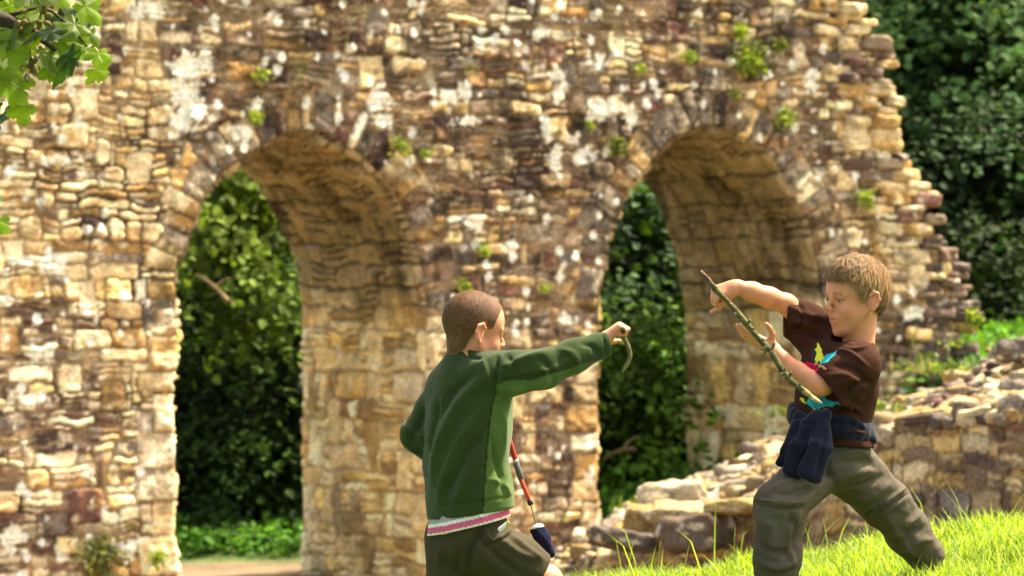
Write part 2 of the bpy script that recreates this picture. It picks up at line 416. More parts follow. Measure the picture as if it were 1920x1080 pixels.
EDGE = [(1560, -300), (1600, -90), (1618, 0), (1636, 55), (1660, 95), (1672, 160), (1690, 235), (1716, 310), (1742, 365), (1762, 430), (1792, 470), (1808, 520), (1822, 560), (1820, 700), (1820, 900), (1820, 1200)]
def stone_block(mb, c, R3, half, col, seed, n=6, lump=.12, sq=.45):
    """weathered block: cube sphere blended with box, noise displaced"""
    global _CS
    if n not in _CS:
        V = []; F = []; k = 0
        g = np.linspace(-1, 1, n+1)
        for ax in range(3):
            for sg in (-1, 1):
                a, b = np.meshgrid(g, g); P = np.zeros((n+1, n+1, 3)); P[..., ax] = sg; P[..., (ax+1) % 3] = a; P[..., (ax+2) % 3] = b
                V.append(P.reshape(-1, 3)); f = gridfaces(n+1, n+1)+k
                F.append(f if sg > 0 else f[:, ::-1]); k += (n+1)**2
        V = np.concatenate(V); F = np.concatenate(F)
        key = np.round(V*1000).astype(int); _, idx, inv = np.unique(key, axis=0, return_index=True, return_inverse=True)
        _CS[n] = (V[idx], inv.reshape(-1)[F])
    V, F = _CS[n]
    p = 6*sq+2
    L = (np.abs(V)**p).sum(1)**(1/p)
    W = V/L[:, None]*half
    sc = 1/np.mean(half)
    nn = fbm(W[:, 0]*sc*1.1+seed*1.7, W[:, 1]*sc*1.1, W[:, 2]*sc*1.1, seed, 4)
    W = W*(1+lump*nn[:, None])
    C = np.asarray(col)*(1+.25*fbm(W[:, 0]*sc*2, W[:, 1]*sc*2, W[:, 2]*sc*2+seed, 5)[:, None])
    # pale lichen blots on some
    li = sst(.30, .45, fbm(W[:, 0]*sc*1.6, W[:, 1]*sc*1.6, W[:, 2]*sc*1.6+seed*.3, 6))[:, None]*.6
    C = C*(1-li)+np.array((.78, .70, .55))*li
    mb.add(W@np.asarray(R3).T+c, F, None, C)
_CS = {}
def rotm(rx, ry, rz): return np.array(Matrix.Rotation(rz, 3, 'Z') @ Matrix.Rotation(ry, 3, 'Y') @ Matrix.Rotation(rx, 3, 'X'))
WALLR = np.stack([E, DN, (0, 0, 1)], 1)

def build_wall():
    mb = MB()
    du = .0125
    u0, u1 = wu(-420, 0)[0], wu(1850, 600)[0]
    us = np.arange(u0, u1, du); zs = np.arange(ZB, wu(1400, -150)[1], du)
    U, Z = np.meshgrid(us, zs)
    H, ID, mort = masonry(U, Z, 5, (.065, .175), (.09, .36), big=220, split=.40)
    kind = np.zeros(U.shape, int)
    keep = np.ones(U.shape, bool)
    snapP = U.copy(), Z.copy()
    edged = np.full(U.shape, 9.)
    for a in (0, 1):
        P, s, Nn = arch_pts(a); wb = wobble(s, a); Q = P+Nn*(-wb)[:, None]
        uc, ha, sp, hb = ARCH[a]
        reg = np.abs(U-uc) < ha+.8
        reg &= Z < sp+hb+.8
        ii = np.where(reg.ravel())[0]; pu = U.ravel()[ii]; pz = Z.ravel()[ii]
        best = np.full(len(ii), 1e9); bi = np.zeros(len(ii), int)
        for c0 in range(0, len(Q), 24):      # coarse-to-fine nearest point
            q = Q[min(c0+12, len(Q)-1)]; d = (pu-q[0])**2+(pz-q[1])**2
            m = d < best; best[m] = d[m]; bi[m] = c0
        b2 = np.full(len(ii), 1e9); bj = bi.copy()
        for o in range(-14, 40, 1):
            j = np.clip(bi+o, 0, len(Q)-1); d = (pu-Q[j, 0])**2+(pz-Q[j, 1])**2
            m = d < b2; b2[m] = d[m]; bj[m] = j[m]
        dist = np.sqrt(b2); side = (pu-Q[bj, 0])*Nn[bj, 0]+(pz-Q[bj, 1])*Nn[bj, 1]   # >0 inside opening
        dist = np.where(side > 0, -dist, dist)
        ins = dist < -.5*du
        K = keep.ravel(); K[ii[ins]] = False
        near = (np.abs(dist) <= du*1.0) & ~ins
        SU, SZ = snapP[0].ravel(), snapP[1].ravel()
        SU[ii[near]] = Q[bj[near], 0]; SZ[ii[near]] = Q[bj[near], 1]
        edged.ravel()[ii] = np.minimum(edged.ravel()[ii], np.where(near, 0, dist))
        # voussoirs above the spring, quoins below
        sv = s[bj]; isv = (Q[bj, 1] > sp+.02) & (dist > 0)
        rg = np.random.default_rng(77+a)
        cuts = np.cumsum(rg.uniform(.06, .16, 120)); kk = np.searchsorted(cuts, sv+.012*vn(pu*9, pz*9, None, 3)); kk = np.clip(kk, 1, 118)
        dep = .20+.14*h3(kk, kk*0, kk*0, 71+a)
        m = isv & (dist+.015*vn(pu*8, pz*8, None, 4) < dep)
        Hn, mo, _, _ = stone_profile(sv[m], dist[m], cuts[kk[m]-1], cuts[kk[m]], -.02+0*dist[m], dep[m], 9000000+a*1000+kk[m], 9, .02)
        j = ii[m]; H.ravel()[j] = Hn*.8; mort.ravel()[j] = mo; ID.ravel()[j] = 9000000+a*1000+kk[m]; kind.ravel()[j] = 1
        cz = ZB+np.cumsum(rg.uniform(.13, .30, 60)); kq = np.clip(np.searchsorted(cz, pz+.012*vn(pu*6, pz*6, None, 8)), 1, 58)
        dq = .16+.20*h3(kq, kq*0+(pu > uc), kq*0, 171+a)
        m = (Q[bj, 1] <= sp+.02) & (dist > 0) & (dist+.012*vn(pu*8, pz*8, None, 14) < dq)
        idq = 9500000+a*1000+kq[m]*2+(pu[m] > uc)
        Hn, mo, _, _ = stone_profile(dist[m], pz[m], -.02+0*dist[m], dq[m], cz[kq[m]-1], cz[kq[m]], idq, 19, .022)
        j = ii[m]; H.ravel()[j] = Hn+.006; mort.ravel()[j] = mo; ID.ravel()[j] = idq; kind.ravel()[j] = 2
    # ragged right end: whole stones kept or dropped
    ez = np.array([wu(p, q) for p, q in EDGE]); o = np.argsort(ez[:, 1])
    eu = np.interp(Z, ez[o, 1], ez[o, 0])
    lim = eu-.10+.10*(h3(ID, ID*0+5, ID*0, 5)-.5)
    keep &= (U+.0 < lim)
    endd = lim-U
    H = H*.72; H = H*sst(0, .03, edged)-.02*sst(.035, 0, edged)
    H -= .03*sst(.05, 0, endd)
    H += .035*fbm(U*.7, Z*.7, None, 33)
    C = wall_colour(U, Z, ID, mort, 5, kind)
    W = wp(snapP[0], snapP[1], 0)-DN*H[..., None]
    F = gridfaces(len(zs), len(us)); kf = keep.ravel()
    kc = kf[F].all(1); F = F[kc]
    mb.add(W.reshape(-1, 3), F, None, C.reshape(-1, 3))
    # arch linings
    for a in (0, 1):
        P, s, Nn = arch_pts(a); wb = wobble(s, a)
        ts = np.arange(0, WT+.001, .016)
        T, Sg = np.meshgrid(ts, s)
        Hs, IDs, ms = masonry(T, Sg, 40+a, (.13, .27), (.16, .46), big=90, warp=.03, split=.25)
        fall = sst(0, .04, T)*sst(WT, WT-.04, T)
        Hs = Hs*fall+(.02*fbm(T*2.5, Sg*2.5, None, 44+a))*fall-.02*(1-sst(0, .035, T))
        wbs = (wb[:, None]*sst(.5, 0, T)+.02*vn(T*2, Sg*2, None, 47)*sst(0, .3, T))
        PP = P[:, None, :]+Nn[:, None, :]*(Hs-wbs)[..., None]
        Wd = wp(PP[..., 0], PP[..., 1])+DN*(T+.02*(1-sst(0, .035, T)))[..., None]
        # the lining's own rim must meet the face
        Wd[:, 0] = wp((P-Nn*wb[:, None])[:, 0], (P-Nn*wb[:, None])[:, 1])+DN*.02-0
        uc, ha, sp, hb = ARCH[a]
        zz = np.broadcast_to(P[:, 1][:, None], T.shape); r = h3(IDs, IDs*0+4, IDs*0, 3)
        cr = pick('cream', IDs, 61); ho = pick('honey', IDs, 61); br = pick('brown', IDs, 61)
        Cs = np.where((r < .72)[..., None], cr*1.18*np.array((1, 1, .9)), ho*1.3); Cs = np.where((r > .92)[..., None], (br+ho)*.5, Cs)
        Cs = Cs*(1+.35*fbm(T*6, Sg*11, None, 62))[..., None]
        mo = ms[..., None]*.85; Cs = Cs*(1-mo)+np.array((.42, .31, .17))*mo
        upp = sst(sp-.15, sp+.35, zz+.25*fbm(T*1.5, Sg*1.5, None, 63))[..., None]     # vault above the spring, darker and browner than the jambs
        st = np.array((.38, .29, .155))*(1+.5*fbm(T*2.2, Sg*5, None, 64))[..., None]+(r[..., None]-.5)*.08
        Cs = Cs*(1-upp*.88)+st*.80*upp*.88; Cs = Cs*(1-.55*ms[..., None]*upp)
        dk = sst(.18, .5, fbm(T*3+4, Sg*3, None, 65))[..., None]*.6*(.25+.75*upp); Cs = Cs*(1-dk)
        gr = sst(.30, .6, fbm(T*4+4, Sg*4, None, 66))[..., None]*.4; Cs = Cs*(1-gr)+np.array((.30, .26, .08))*gr
        wl = sst(.42, .6, fbm(T*8, Sg*8, None, 67))[..., None]*.6*(1-upp); Cs = Cs*(1-wl)+np.array((.8, .74, .6))*wl
        F = gridfaces(len(s), len(ts))[:, ::-1]
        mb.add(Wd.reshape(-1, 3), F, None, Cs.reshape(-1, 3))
    # ragged end: protruding stones, full wall depth in three leaves
    rg = np.random.default_rng(3); z = ZB; i = 0
    while z < wu(1600, -140)[1]:
        hh = rg.uniform(.024, .062); ue = np.interp(z+hh, ez[o, 1], ez[o, 0])
        dd = 0
        while dd < WT:
            dep = rg.uniform(.12, .3); ln = rg.uniform(.08, .17)
            off = rg.uniform(-.14, .05) if rg.random() < .75 else .08
            for q in range(2):
                c = wp(ue-ln+off-q*.3, z+hh)+DN*(dd+dep*.9-.035-.03*rg.random()+q*.02)
                cl = PAL['honey' if rg.random() < (.62 if z > 1.9 else .3) else ('brown' if z < 3.6 or rg.random() < .5 else 'cream')][rg.integers(0, 6)]*rg.uniform(.8, 1.15)
                i += 1
                stone_block(mb, c, WALLR@rotm(rg.normal(0, .05), rg.normal(0, .05), rg.normal(0, .08)), np.array((ln, dep, hh*1.04)), cl, i, 9, .30, .9)
            dd += dep*1.8
        z += hh*1.9
    # back face
    us2 = np.arange(u0, u1, .06); zs2 = np.arange(ZB, zs[-1], .06); U2, Z2 = np.meshgrid(us2, zs2)
    k2 = np.ones(U2.shape, bool)
    for a in (0, 1):
        uc, ha, sp, hb = ARCH[a]
        ins = (np.abs(U2-uc) < ha) & (Z2 < sp) | (((U2-uc)/ha)**2+((Z2-sp)/hb)**2 < 1)
        k2 &= ~ins
    k2 &= U2 < np.interp(Z2, ez[o, 1], ez[o, 0])-.12
    F = gridfaces(len(zs2), len(us2)); F = F[k2.ravel()[F].all(1)][:, ::-1]
    W2 = wp(U2, Z2)+DN*(WT-.01+.02*vn(U2*6, Z2*6))[..., None]
    i2 = (np.floor(U2/.2).astype(np.int64)+500)*1000+np.floor(Z2/.12).astype(np.int64)+300
    mb.add(W2.reshape(-1, 3), F, None, pick('brown', i2, 4).reshape(-1, 3)*1.2)
    # wall top cap and left end
    ut = np.linspace(u0, wu(1560, -150)[0], 60)
    top = np.stack([wp(ut, zs[-1]-.02), wp(ut, zs[-1]-.02)+DN*WT], 0).reshape(-1, 3)
    mb.add(top, gridfaces(2, 60), None, (.3, .22, .15))
    zt = np.linspace(ZB, zs[-1], 40); L = np.stack([wp(zt*0+u0+.01, zt), wp(zt*0+u0+.01, zt)+DN*WT], 0).reshape(-1, 3)
    mb.add(L, gridfaces(2, 40), None, (.3, .22, .15))
    o_ = mb.build('ruined_wall', M_STONE, org=(AX, AY, ZB)); o_.location = (AX, AY, ZB)
    tag(o_, 'tall ruined sandstone wall pierced by two round-headed arches, its right end broken into steps', 'wall')
build_wall()

# ------------------------------------------------------------------ low broken wall with rubble
def build_low_wall():
    mb = MB(); rg = np.random.default_rng(21)
    fx = np.array([1040, 1120, 1200, 1330, 1450, 1560, 1650, 1760, 1850, 1920, 2100, 2400]); fy = np.array([1085, 1045, 1025, 985, 925, 850, 806, 778, 775, 766, 740, 700])
    fY = np.interp(fx, [1040, 2000], [25, 21.0])
    bx = np.array([1060, 1150, 1200, 1280, 1400, 1500, 1640, 1780, 1870, 1920, 2100, 2400]); by = np.array([1050, 985, 955, 912, 860, 828, 782, 730, 674, 645, 590, 530])
    bY = np.interp(bx, [1060, 2000], [27.5, 24.4])
    n = 170; t = np.linspace(0, 1, n)
    def line(xs, ys, Ys, jit):
        px = np.interp(t, np.linspace(0, 1, 12), xs); py = np.interp(px, xs, ys); Y = np.interp(px, xs, Ys)
        return np.stack([(px-960)/FPX*Y, Y, ZC-(py-540)/FPX*Y], -1)
    Fl, Bl = line(fx, fy, fY, 0), line(bx, by, bY, 0)
    # top slope sheet
    k = 60; ss = np.linspace(0, 1, k)[:, None, None]
    G = Fl[None]*(1-ss)+Bl[None]*ss
    G[..., 2] += -.05+.06*fbm(G[..., 0]*2.5, G[..., 1]*2.5, None, 5)-.04*np.sin(ss[..., 0]*math.pi)
    idg = (np.floor(G[..., 0]/.2).astype(np.int64)+500)*999+np.floor(G[..., 1]/.3).astype(np.int64)
    Cg = np.array((.28, .20, .12))*(1+.35*fbm(G[..., 0]*5, G[..., 1]*5, None, 6))[..., None]
    mb.add(G.reshape(-1, 3), gridfaces(k, n), None, Cg.reshape(-1, 3))
    # back drop
    Bd = Bl.copy(); Bd[:, 2] = -1.2; Bd[:, 1] += .2
    mb.add(np.concatenate([Bl+[0, 0, -.05], Bd]), gridfaces(2, n), None, (.35, .26, .17))
    # front face
    m = 110; vv = np.linspace(0, 1, m)[:, None]
    sl = np.r_[0, np.cumsum(np.linalg.norm(np.diff(Fl[:, :2], axis=0), axis=1))]
    S2 = np.arange(0, sl[-1], .016); Fx = np.stack([np.interp(S2, sl, Fl[:, i]) for i in range(3)], -1)
    dz = np.arange(0, 1.5, .016)
    Uf, Df = np.meshgrid(S2, dz); Zf = Fx[None, :, 2]-Df
    H, ID, mo = masonry(Uf, Zf, 91, (.06, .15), (.1, .34), big=60, warp=.035, split=.45)
    H = H*1.25+.05*fbm(Uf*1.5, Zf*2, None, 92)
    C = pick('brown', ID, 91)*1.0; r = h3(ID, ID*0+4, ID*0, 91); C = np.where((r < .42)[..., None], pick('honey', ID, 91)*.8, C); C = np.where((r > .86)[..., None], pick('cream', ID, 92)*.85, C)
    C = C*(1+.35*fbm(Uf*6, Zf*10, None, 93))[..., None]; C = C*(1-.7*mo[..., None])+np.array((.22, .15, .08))*.7*mo[..., None]
    ms = sst(.15, .5, fbm(Uf*2.2, Zf*2.6, None, 94))[..., None]*.55; C = C*(1-ms)+np.array((.20, .19, .05))*ms
    P = np.stack([Fx[None, :, 0]+0*Df, Fx[None, :, 1]-H-.02, Zf+.0], -1)
    mb.add(P.reshape(-1, 3), gridfaces(len(dz), len(S2))[:, ::-1], None, C.reshape(-1, 3))
    # stones lying on the slope
    for i in range(1500):
        a = rg.random()**.9; b = rg.random()**.85
        p = Fl[int(a*(n-1))]*(1-b)+Bl[int(a*(n-1))]*b
        s = rg.uniform(.035, .10)*(1.2 if a < .45 else 1)
        if b < .10: s = rg.uniform(.06, .12)
        half = np.array((s*rg.uniform(.9, 1.7), s*rg.uniform(.7, 1.2), s*rg.uniform(.28, .6)))
        r = rg.random(); pal = 'cream' if r < .16 else ('honey' if r < .55 else ('brown' if r < .86 else 'grey'))
        cl = PAL[pal][rg.integers(0, len(PAL[pal]))]*rg.uniform(.45, .82)
        p = p+np.array((0, -.03 if b < .12 else 0, rg.uniform(-.065, .004)))
        stone_block(mb, p, rotm(rg.normal(0, .2), rg.normal(0, .2), rg.uniform(0, 6.3)), half, cl, 100+i, 7, .42, .55)
    o = mb.build('low_ruined_wall', M_STONE, org=(2, 23, 0)); o.location = (2, 23, 0)
    tag(o, 'low crumbling stone wall with loose rubble top, climbing to the right behind the boy in the brown T-shirt', 'wall')
build_low_wall()

def loose_stones():
    L = [(1262, 938, 24.6, .17, 'cream', 'rounded pale boulder perched at the upper left of the rubble heap, before the right arch'),
         (1215, 975, 24.2, .12, 'honey', 'small brown stone on the left toe of the rubble below the pale boulder'),
         (1300, 1000, 23.4, .16, 'brown', 'dark brown stone wedged mid-heap under the long pale slab'),
         (1275, 958, 23.9, .0, 'cream', 'long flat pale slab lying across the rubble in front of the pale boulder'),
         (1165, 1012, 23.6, .19, 'grey', 'broad grey slab at the foot of the rubble, nearest the left pier'),
         (1370, 952, 23.4, .0, 'cream', 'cream slab jutting from the rubble left of the brown-shirted boy'),
         (1905, 655, 23.2, .09, 'grey', 'grey rounded stone on top of the low wall at the far right edge'),
         (1030, 1085, 27.5, .1, 'cream', 'small pale stone on the ground at the foot of the middle pier'),
         (523, 1068, 31.5, .08, 'cream', 'small white stone lying on the dirt path through the left arch')]
    rg = np.random.default_rng(5)
    for i, (px, py, Y, s, pal, lab) in enumerate(L):
        p = at(px, py, Y); mb = MB()
        half = np.array((s*1.3, s, s*.75)) if s else np.array((.17, .12, .045))
        if i == 4: half = np.array((.22, .14, .055))
        stone_block(mb, p*0, rotm(rg.normal(0, .12), rg.normal(0, .12), rg.uniform(-.4, .4)), half, PAL[pal][i % len(PAL[pal])]*.52, 900+i, 16, .42, .5)
        o = mb.build('loose_stone', M_STONE); o.location = p; tag(o, lab, 'stone', 'loose stones fallen from the ruin')
loose_stones()

# ------------------------------------------------------------------ foliage
LEAFV = np.array([(0, 0, 0), (.38, .28, .07), (.30, .70, .05), (0, 1.05, -.05), (-.30, .70, .05), (-.38, .28, .07), (0, .5, -.02)])
LEAFT = np.array([(0, 1, 6), (1, 2, 6), (2, 3, 6), (3, 4, 6), (4, 5, 6), (5, 0, 6)])
def leaves(mb, P, N, size, C, rg):
    """one leaf per row of P, facing N"""
    n = len(P); N = N/np.linalg.norm(N, axis=1)[:, None]
    r = rg.normal(size=(n, 3)); T = np.cross(N, r); T /= np.linalg.norm(T, axis=1)[:, None]; B = np.cross(N, T)
    s = size if np.ndim(size) else np.full(n, size)
    V = P[:, None]+s[:, None, None]*(LEAFV[None, :, 0:1]*T[:, None]+LEAFV[None, :, 1:2]*B[:, None]+LEAFV[None, :, 2:3]*N[:, None])
    F = (np.arange(n)*7)[:, None, None]+LEAFT[None]
    mb.add(V.reshape(-1, 3), None, F.reshape(-1, 3), np.repeat(C, 7, 0))

def crown(mb, c, rad, nclump, per, size, cols, seed, low=-1., spread=.26, flat=.34):
    rg = np.random.default_rng(seed)
    d = rg.normal(size=(nclump, 3)); d /= np.linalg.norm(d, axis=1)[:, None]
    d = d[(d[:, 1] < .45)][:]                      # far side is thinned
    d = d[d[:, 2] > low]
    k = .70+.42*rg.random(len(d))**.7+.22*vn(d[:, 0]*2.3+seed, d[:, 1]*2.3, d[:, 2]*2.3, seed)
    K = c+d*rad*k[:, None]
    cols = np.asarray(cols)
    for j in range(len(K)):
        m = int(per*rg.uniform(.7, 1.5)); sp = spread*rg.uniform(.6, 1.4)
        q = rg.normal(size=(m, 3))*sp*np.array((1, .9, flat)); q[:, 2] -= .35*(q[:, 0]**2+q[:, 1]**2)/max(sp, .01)
        Nn = d[j]*.5+np.array((0, -.25, .8))+rg.normal(size=(m, 3))*.45
        base = cols[rg.integers(0, len(cols))]*rg.uniform(.75, 1.3)
        leaves(mb, K[j]+q, Nn, size*rg.uniform(.7, 1.25, m), base*rg.uniform(.75, 1.25, (m, 1)), rg)

def tree(name, label, cat, c, rad, nclump, per, size, cols, seed, trunk=None, group=None, low=-1, spread=.24):
    c = np.asarray(c, float); base = np.array((c[0], c[1]+.2, float(gz(c[0], c[1]+.2))))
    o = empty(name, base); tag(o, label, cat, group)
    size *= .70; nclump = int(nclump*.75); mb = MB(); crown(mb, c-base, np.asarray(rad), nclump, per, size, cols, seed, low, spread)
    # inner leaf mass fills the crown, its colour halved to paint interior shade
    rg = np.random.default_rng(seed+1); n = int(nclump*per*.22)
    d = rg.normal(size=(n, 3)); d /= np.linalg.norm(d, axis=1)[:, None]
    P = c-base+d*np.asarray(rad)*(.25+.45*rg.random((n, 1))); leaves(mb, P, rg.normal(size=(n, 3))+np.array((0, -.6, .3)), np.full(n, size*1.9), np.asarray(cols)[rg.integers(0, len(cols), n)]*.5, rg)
    mb.build('crown', M_LEAF, o, smooth=False)
    mt = MB(); rt = trunk or .12
    pts = spline([(0, 0, -.1), (.1, .05, (c-base)[2]*.4), (-.05, 0, (c-base)[2]*.8), (.1, 0, (c-base)[2]+rad[2]*.5)], 10)
    tube(mt, pts, np.linspace(rt, rt*.35, 10), 8, (.05, .04, .025), .2)
    for j in range(7):
        a = rg.uniform(0, 6.28); s0 = pts[rg.integers(3, 9)]; e = s0+np.array((math.cos(a)*rad[0]*.7, math.sin(a)*rad[1]*.6, rad[2]*rg.uniform(.1, .5)))
        tube(mt, spline([s0, (s0+e)/2+rg.normal(size=3)*.12, e], 7), np.linspace(rt*.4, rt*.08, 7), 6, (.05, .04, .025), .2)
    mt.build('trunk', M_BARK, o)
    return o

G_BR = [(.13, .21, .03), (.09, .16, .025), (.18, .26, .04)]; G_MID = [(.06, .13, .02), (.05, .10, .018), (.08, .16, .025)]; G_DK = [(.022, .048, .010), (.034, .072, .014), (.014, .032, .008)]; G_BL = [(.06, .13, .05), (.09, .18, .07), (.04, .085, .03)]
def T(px, py, Y): return at(px, py, Y)
tree('tree', 'bright yellow-green leafy bough high behind the left arch', 'tree', T(455, 420, 33.0), (.75, .8, .85), 60, 44, .13, G_BR, 1, .025)
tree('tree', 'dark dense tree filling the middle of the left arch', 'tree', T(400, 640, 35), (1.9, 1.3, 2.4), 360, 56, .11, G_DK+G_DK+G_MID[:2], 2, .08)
tree('shrub', 'mid green bush low on the right side of the left arch', 'shrub', T(520, 800, 33.6), (1.0, .9, 1.5), 120, 44, .10, G_MID+G_DK, 3, .04)
tree('shrub', 'very dark broad bush at the foot of the left arch opening', 'shrub', T(390, 900, 33.8), (1.3, .9, 1.1), 220, 50, .10, G_DK+G_MID[1:2], 4, .05)
tree('tree', 'leafy bluish-green tree seen high through the right arch', 'tree', T(1200, 480, 34), (1.1, 1.0, 1.0), 90, 44, .12, G_BL+G_MID[:1], 5, .1)
tree('shrub', 'bright leafy laurel-like bush low in the right arch beside the middle pier', 'shrub', T(1165, 780, 32.6), (.75, .7, .85), 90, 42, .12, [(.10, .20, .03), (.14, .26, .03), (.07, .15, .02)], 6, .06)
tree('shrub', 'dark green shrub low on the right side of the right arch opening', 'shrub', T(1250, 870, 33.3), (.9, .6, .7), 60, 44, .10, G_MID+G_DK, 7, .06)
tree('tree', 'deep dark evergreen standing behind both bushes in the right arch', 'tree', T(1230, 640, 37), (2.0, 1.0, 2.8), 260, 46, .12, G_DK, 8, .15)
tree('tree', 'large blue-green tree with lit boughs at the top right, beyond the broken wall end', 'tree', T(1840, 120, 38), (1.9, 1.6, 2.3), 330, 70, .14, [(.07, .14, .045), (.095, .18, .06), (.045, .09, .03)], 9, .2)
tree('tree', 'dark tree in shade at the right edge, behind the stepped end of the wall', 'tree', T(1830, 450, 36.5), (1.8, 1.2, 1.7), 220, 50, .12, G_DK+G_BL[:1]+G_BL[2:], 10, .2)
tree('tree', 'near-black tree low behind the stepped wall end, above the low wall', 'tree', T(1890, 610, 35), (1.1, .8, .9), 80, 48, .11, G_DK, 12, .1)
tree('tree', 'tall backdrop tree standing farthest back, behind all others on the right', 'tree', T(1750, 250, 44), (3.6, 1.5, 4.6), 340, 52, .2, G_DK, 13, .25)
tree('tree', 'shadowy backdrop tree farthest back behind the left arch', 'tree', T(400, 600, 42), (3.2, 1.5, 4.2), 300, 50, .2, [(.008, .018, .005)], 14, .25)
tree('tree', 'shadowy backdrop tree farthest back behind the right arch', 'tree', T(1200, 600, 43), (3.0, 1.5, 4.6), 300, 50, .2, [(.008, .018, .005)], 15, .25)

def ground_cover():
    rg = np.random.default_rng(8); mb = MB(); n = 15000
    X = rg.uniform(-4.5, 5, n); Y = rg.uniform(30.9, 35, n)
    den = (Y > 31.5-.25*np.clip(X, 0, 9)+.5*vn(X*1.2, Y, None, 4)); X, Y = X[den], Y[den]; n = len(X)
    Z = gz(X, Y)+rg.uniform(.0, .22, n)
    C = np.array([(.09, .22, .03), (.12, .28, .035), (.06, .15, .02)])[rg.integers(0, 3, n)]*rg.uniform(.7, 1.3, (n, 1))
    leaves(mb, np.stack([X, Y, Z], -1), rg.normal(size=(n, 3))*.6+np.array((0, -.3, .8)), rg.uniform(.06, .12, n), C, rg)
    o = mb.build('ground_cover', M_LEAF, smooth=False); tag(o, 'low bright green weeds on the ground beyond both arches', 'weeds', kind='stuff')
ground_cover()

WP = [(1378, 60, 9, .1, 40, 'yellow-green tuft hanging high on the wall, topmost of the cluster right of centre'),
 (1398, 112, 34, .1, 130, 'widest green plant growing on the wall above the right arch'),
 (1282, 108, 13, .08, 40, 'small green tuft left of the widest wall plant, above the right arch'),
 (1448, 88, 12, .1, 45, 'dark slim fern just right of the widest wall plant'),
 (1190, 130, 9, .08, 24, 'faint green tuft on the wall between centre and the right arch crown'),
 (1368, 178, 9, .07, 24, 'small tuft directly over the crown of the right arch'),
 (1460, 220, 16, .1, 50, 'leafy tuft on the right shoulder of the right arch'),
 (1148, 275, 16, .1, 60, 'dark green fern on the left shoulder of the right arch'),
 (1094, 236, 8, .07, 20, 'little tuft beside white lichen, up and left from the right arch'),
 (480, 140, 13, .08, 40, 'small plant on the wall above and left of the left arch crown'),
 (468, 220, 11, .08, 36, 'yellowish tuft beside a white lichen spot at the left arch crown'),
 (742, 273, 14, .08, 46, 'yellow-green tuft on the right shoulder of the left arch'),
 (786, 288, 8, .07, 22, 'tiny tuft right of the yellow-green one on the left arch shoulder'),
 (895, 470, 9, .08, 46, 'upright moss streak on the middle pier between the arches'),
 (1008, 542, 10, .07, 26, 'small round tuft on the middle pier, right of the short-haired boy\'s head'),
 (860, 535, 13, .08, 40, 'green tuft just above the short-haired boy\'s head'),
 (843, 670, 13, .09, 60, 'dark green plant at the pier corner behind the green jacket collar'),
 (1612, 372, 20, .09, 60, 'bright green patch on the wall right of the right arch'),
 (1812, 595, 14, .12, 70, 'leafy plant sprouting from the wall\'s right end above the low wall'),
 (178, 1045, 34, .12, 160, 'greyish fern at the base of the wall, bottom left'),
 (285, 1045, 12, .09, 46, 'thin weed at the wall base beside the left arch jamb')]
def wall_plants():
    for i, (px, py, r, s, n, lab) in enumerate(WP):
        rg = np.random.default_rng(200+i); u, z = wu(px, py); p = wp(u, z, .03); mb = MB()
        rr = r/250.
        q = rg.normal(size=(n*2, 3))*np.array((rr*.55, .02, rr*.5)); q[:, 1] = -np.abs(q[:, 1])-.02-.05*rg.random(n*2)
        q = q@np.array(WALLR).T
        base = np.array([(.20, .27, .04), (.12, .18, .03), (.26, .30, .05)])[rg.integers(0, 3, n*2)]*rg.uniform(.6, 1.2, (n*2, 1))
        if 'dark' in lab: base = base*.5
        if 'greyish' in lab: base = base*.45+np.array((.06, .05, .04))
        leaves(mb, q, rg.normal(size=(n*2, 3))+np.array((.2, -.6, .6)), np.full(n*2, s*.42)*rg.uniform(.6, 1.3, n*2), base, rg)
        for k in range(5): tube(mb, [(0, 0, 0), q[k]*.6+[0, -.01, .01], q[k]], np.linspace(.004, .002, 3), 4, (.1, .12, .04))
        o = mb.build('wall_plant', M_LEAF, smooth=False); o.location = p; tag(o, lab, 'plant', 'plants rooted in the ruined wall')
wall_plants()
def bank_plants():
    for i, (px, py, Y, n, h, lab) in enumerate([(1760, 690, 24.5, 60, .13, 'tall wispy grass tuft on the low wall where the tall wall ends'), (1650, 770, 23.2, 60, .06, 'bright yellow-green weed patch on the low wall behind the brown T-shirt'),
                        (1838, 640, 27, 16, .3, 'thin upright stems rising beside the tall wall\'s right end'), (1240, 950, 25.5, 60, .12, 'small green weed among stones near the right arch sill'), (1475, 775, 26, 30, .1, 'thin weed on the rubble behind the knotted jumper')]):
        rg = np.random.default_rng(400+i); mb = MB(); n = int(n*.7)
        blades(mb, rg.normal(size=(n, 2))*np.array((.22, .12)), None, h, rg, np.array((.09, .13, .03)), .005)
        q = rg.normal(size=(n, 3))*np.array((.15, .1, .04)); q[:, 2] = np.abs(q[:, 2])
        leaves(mb, q, rg.normal(size=(n, 3))*.6+np.array((0, -.4, .6)), rg.uniform(.03, .07, n), np.array([(.10, .155, .03)]*n)*rg.uniform(.6, 1.3, (n, 1)), rg)
        o = mb.build('weed', M_GRASS, smooth=False); o.location = at(px, py+h*40, Y); tag(o, lab, 'weed', 'weeds on the low wall')
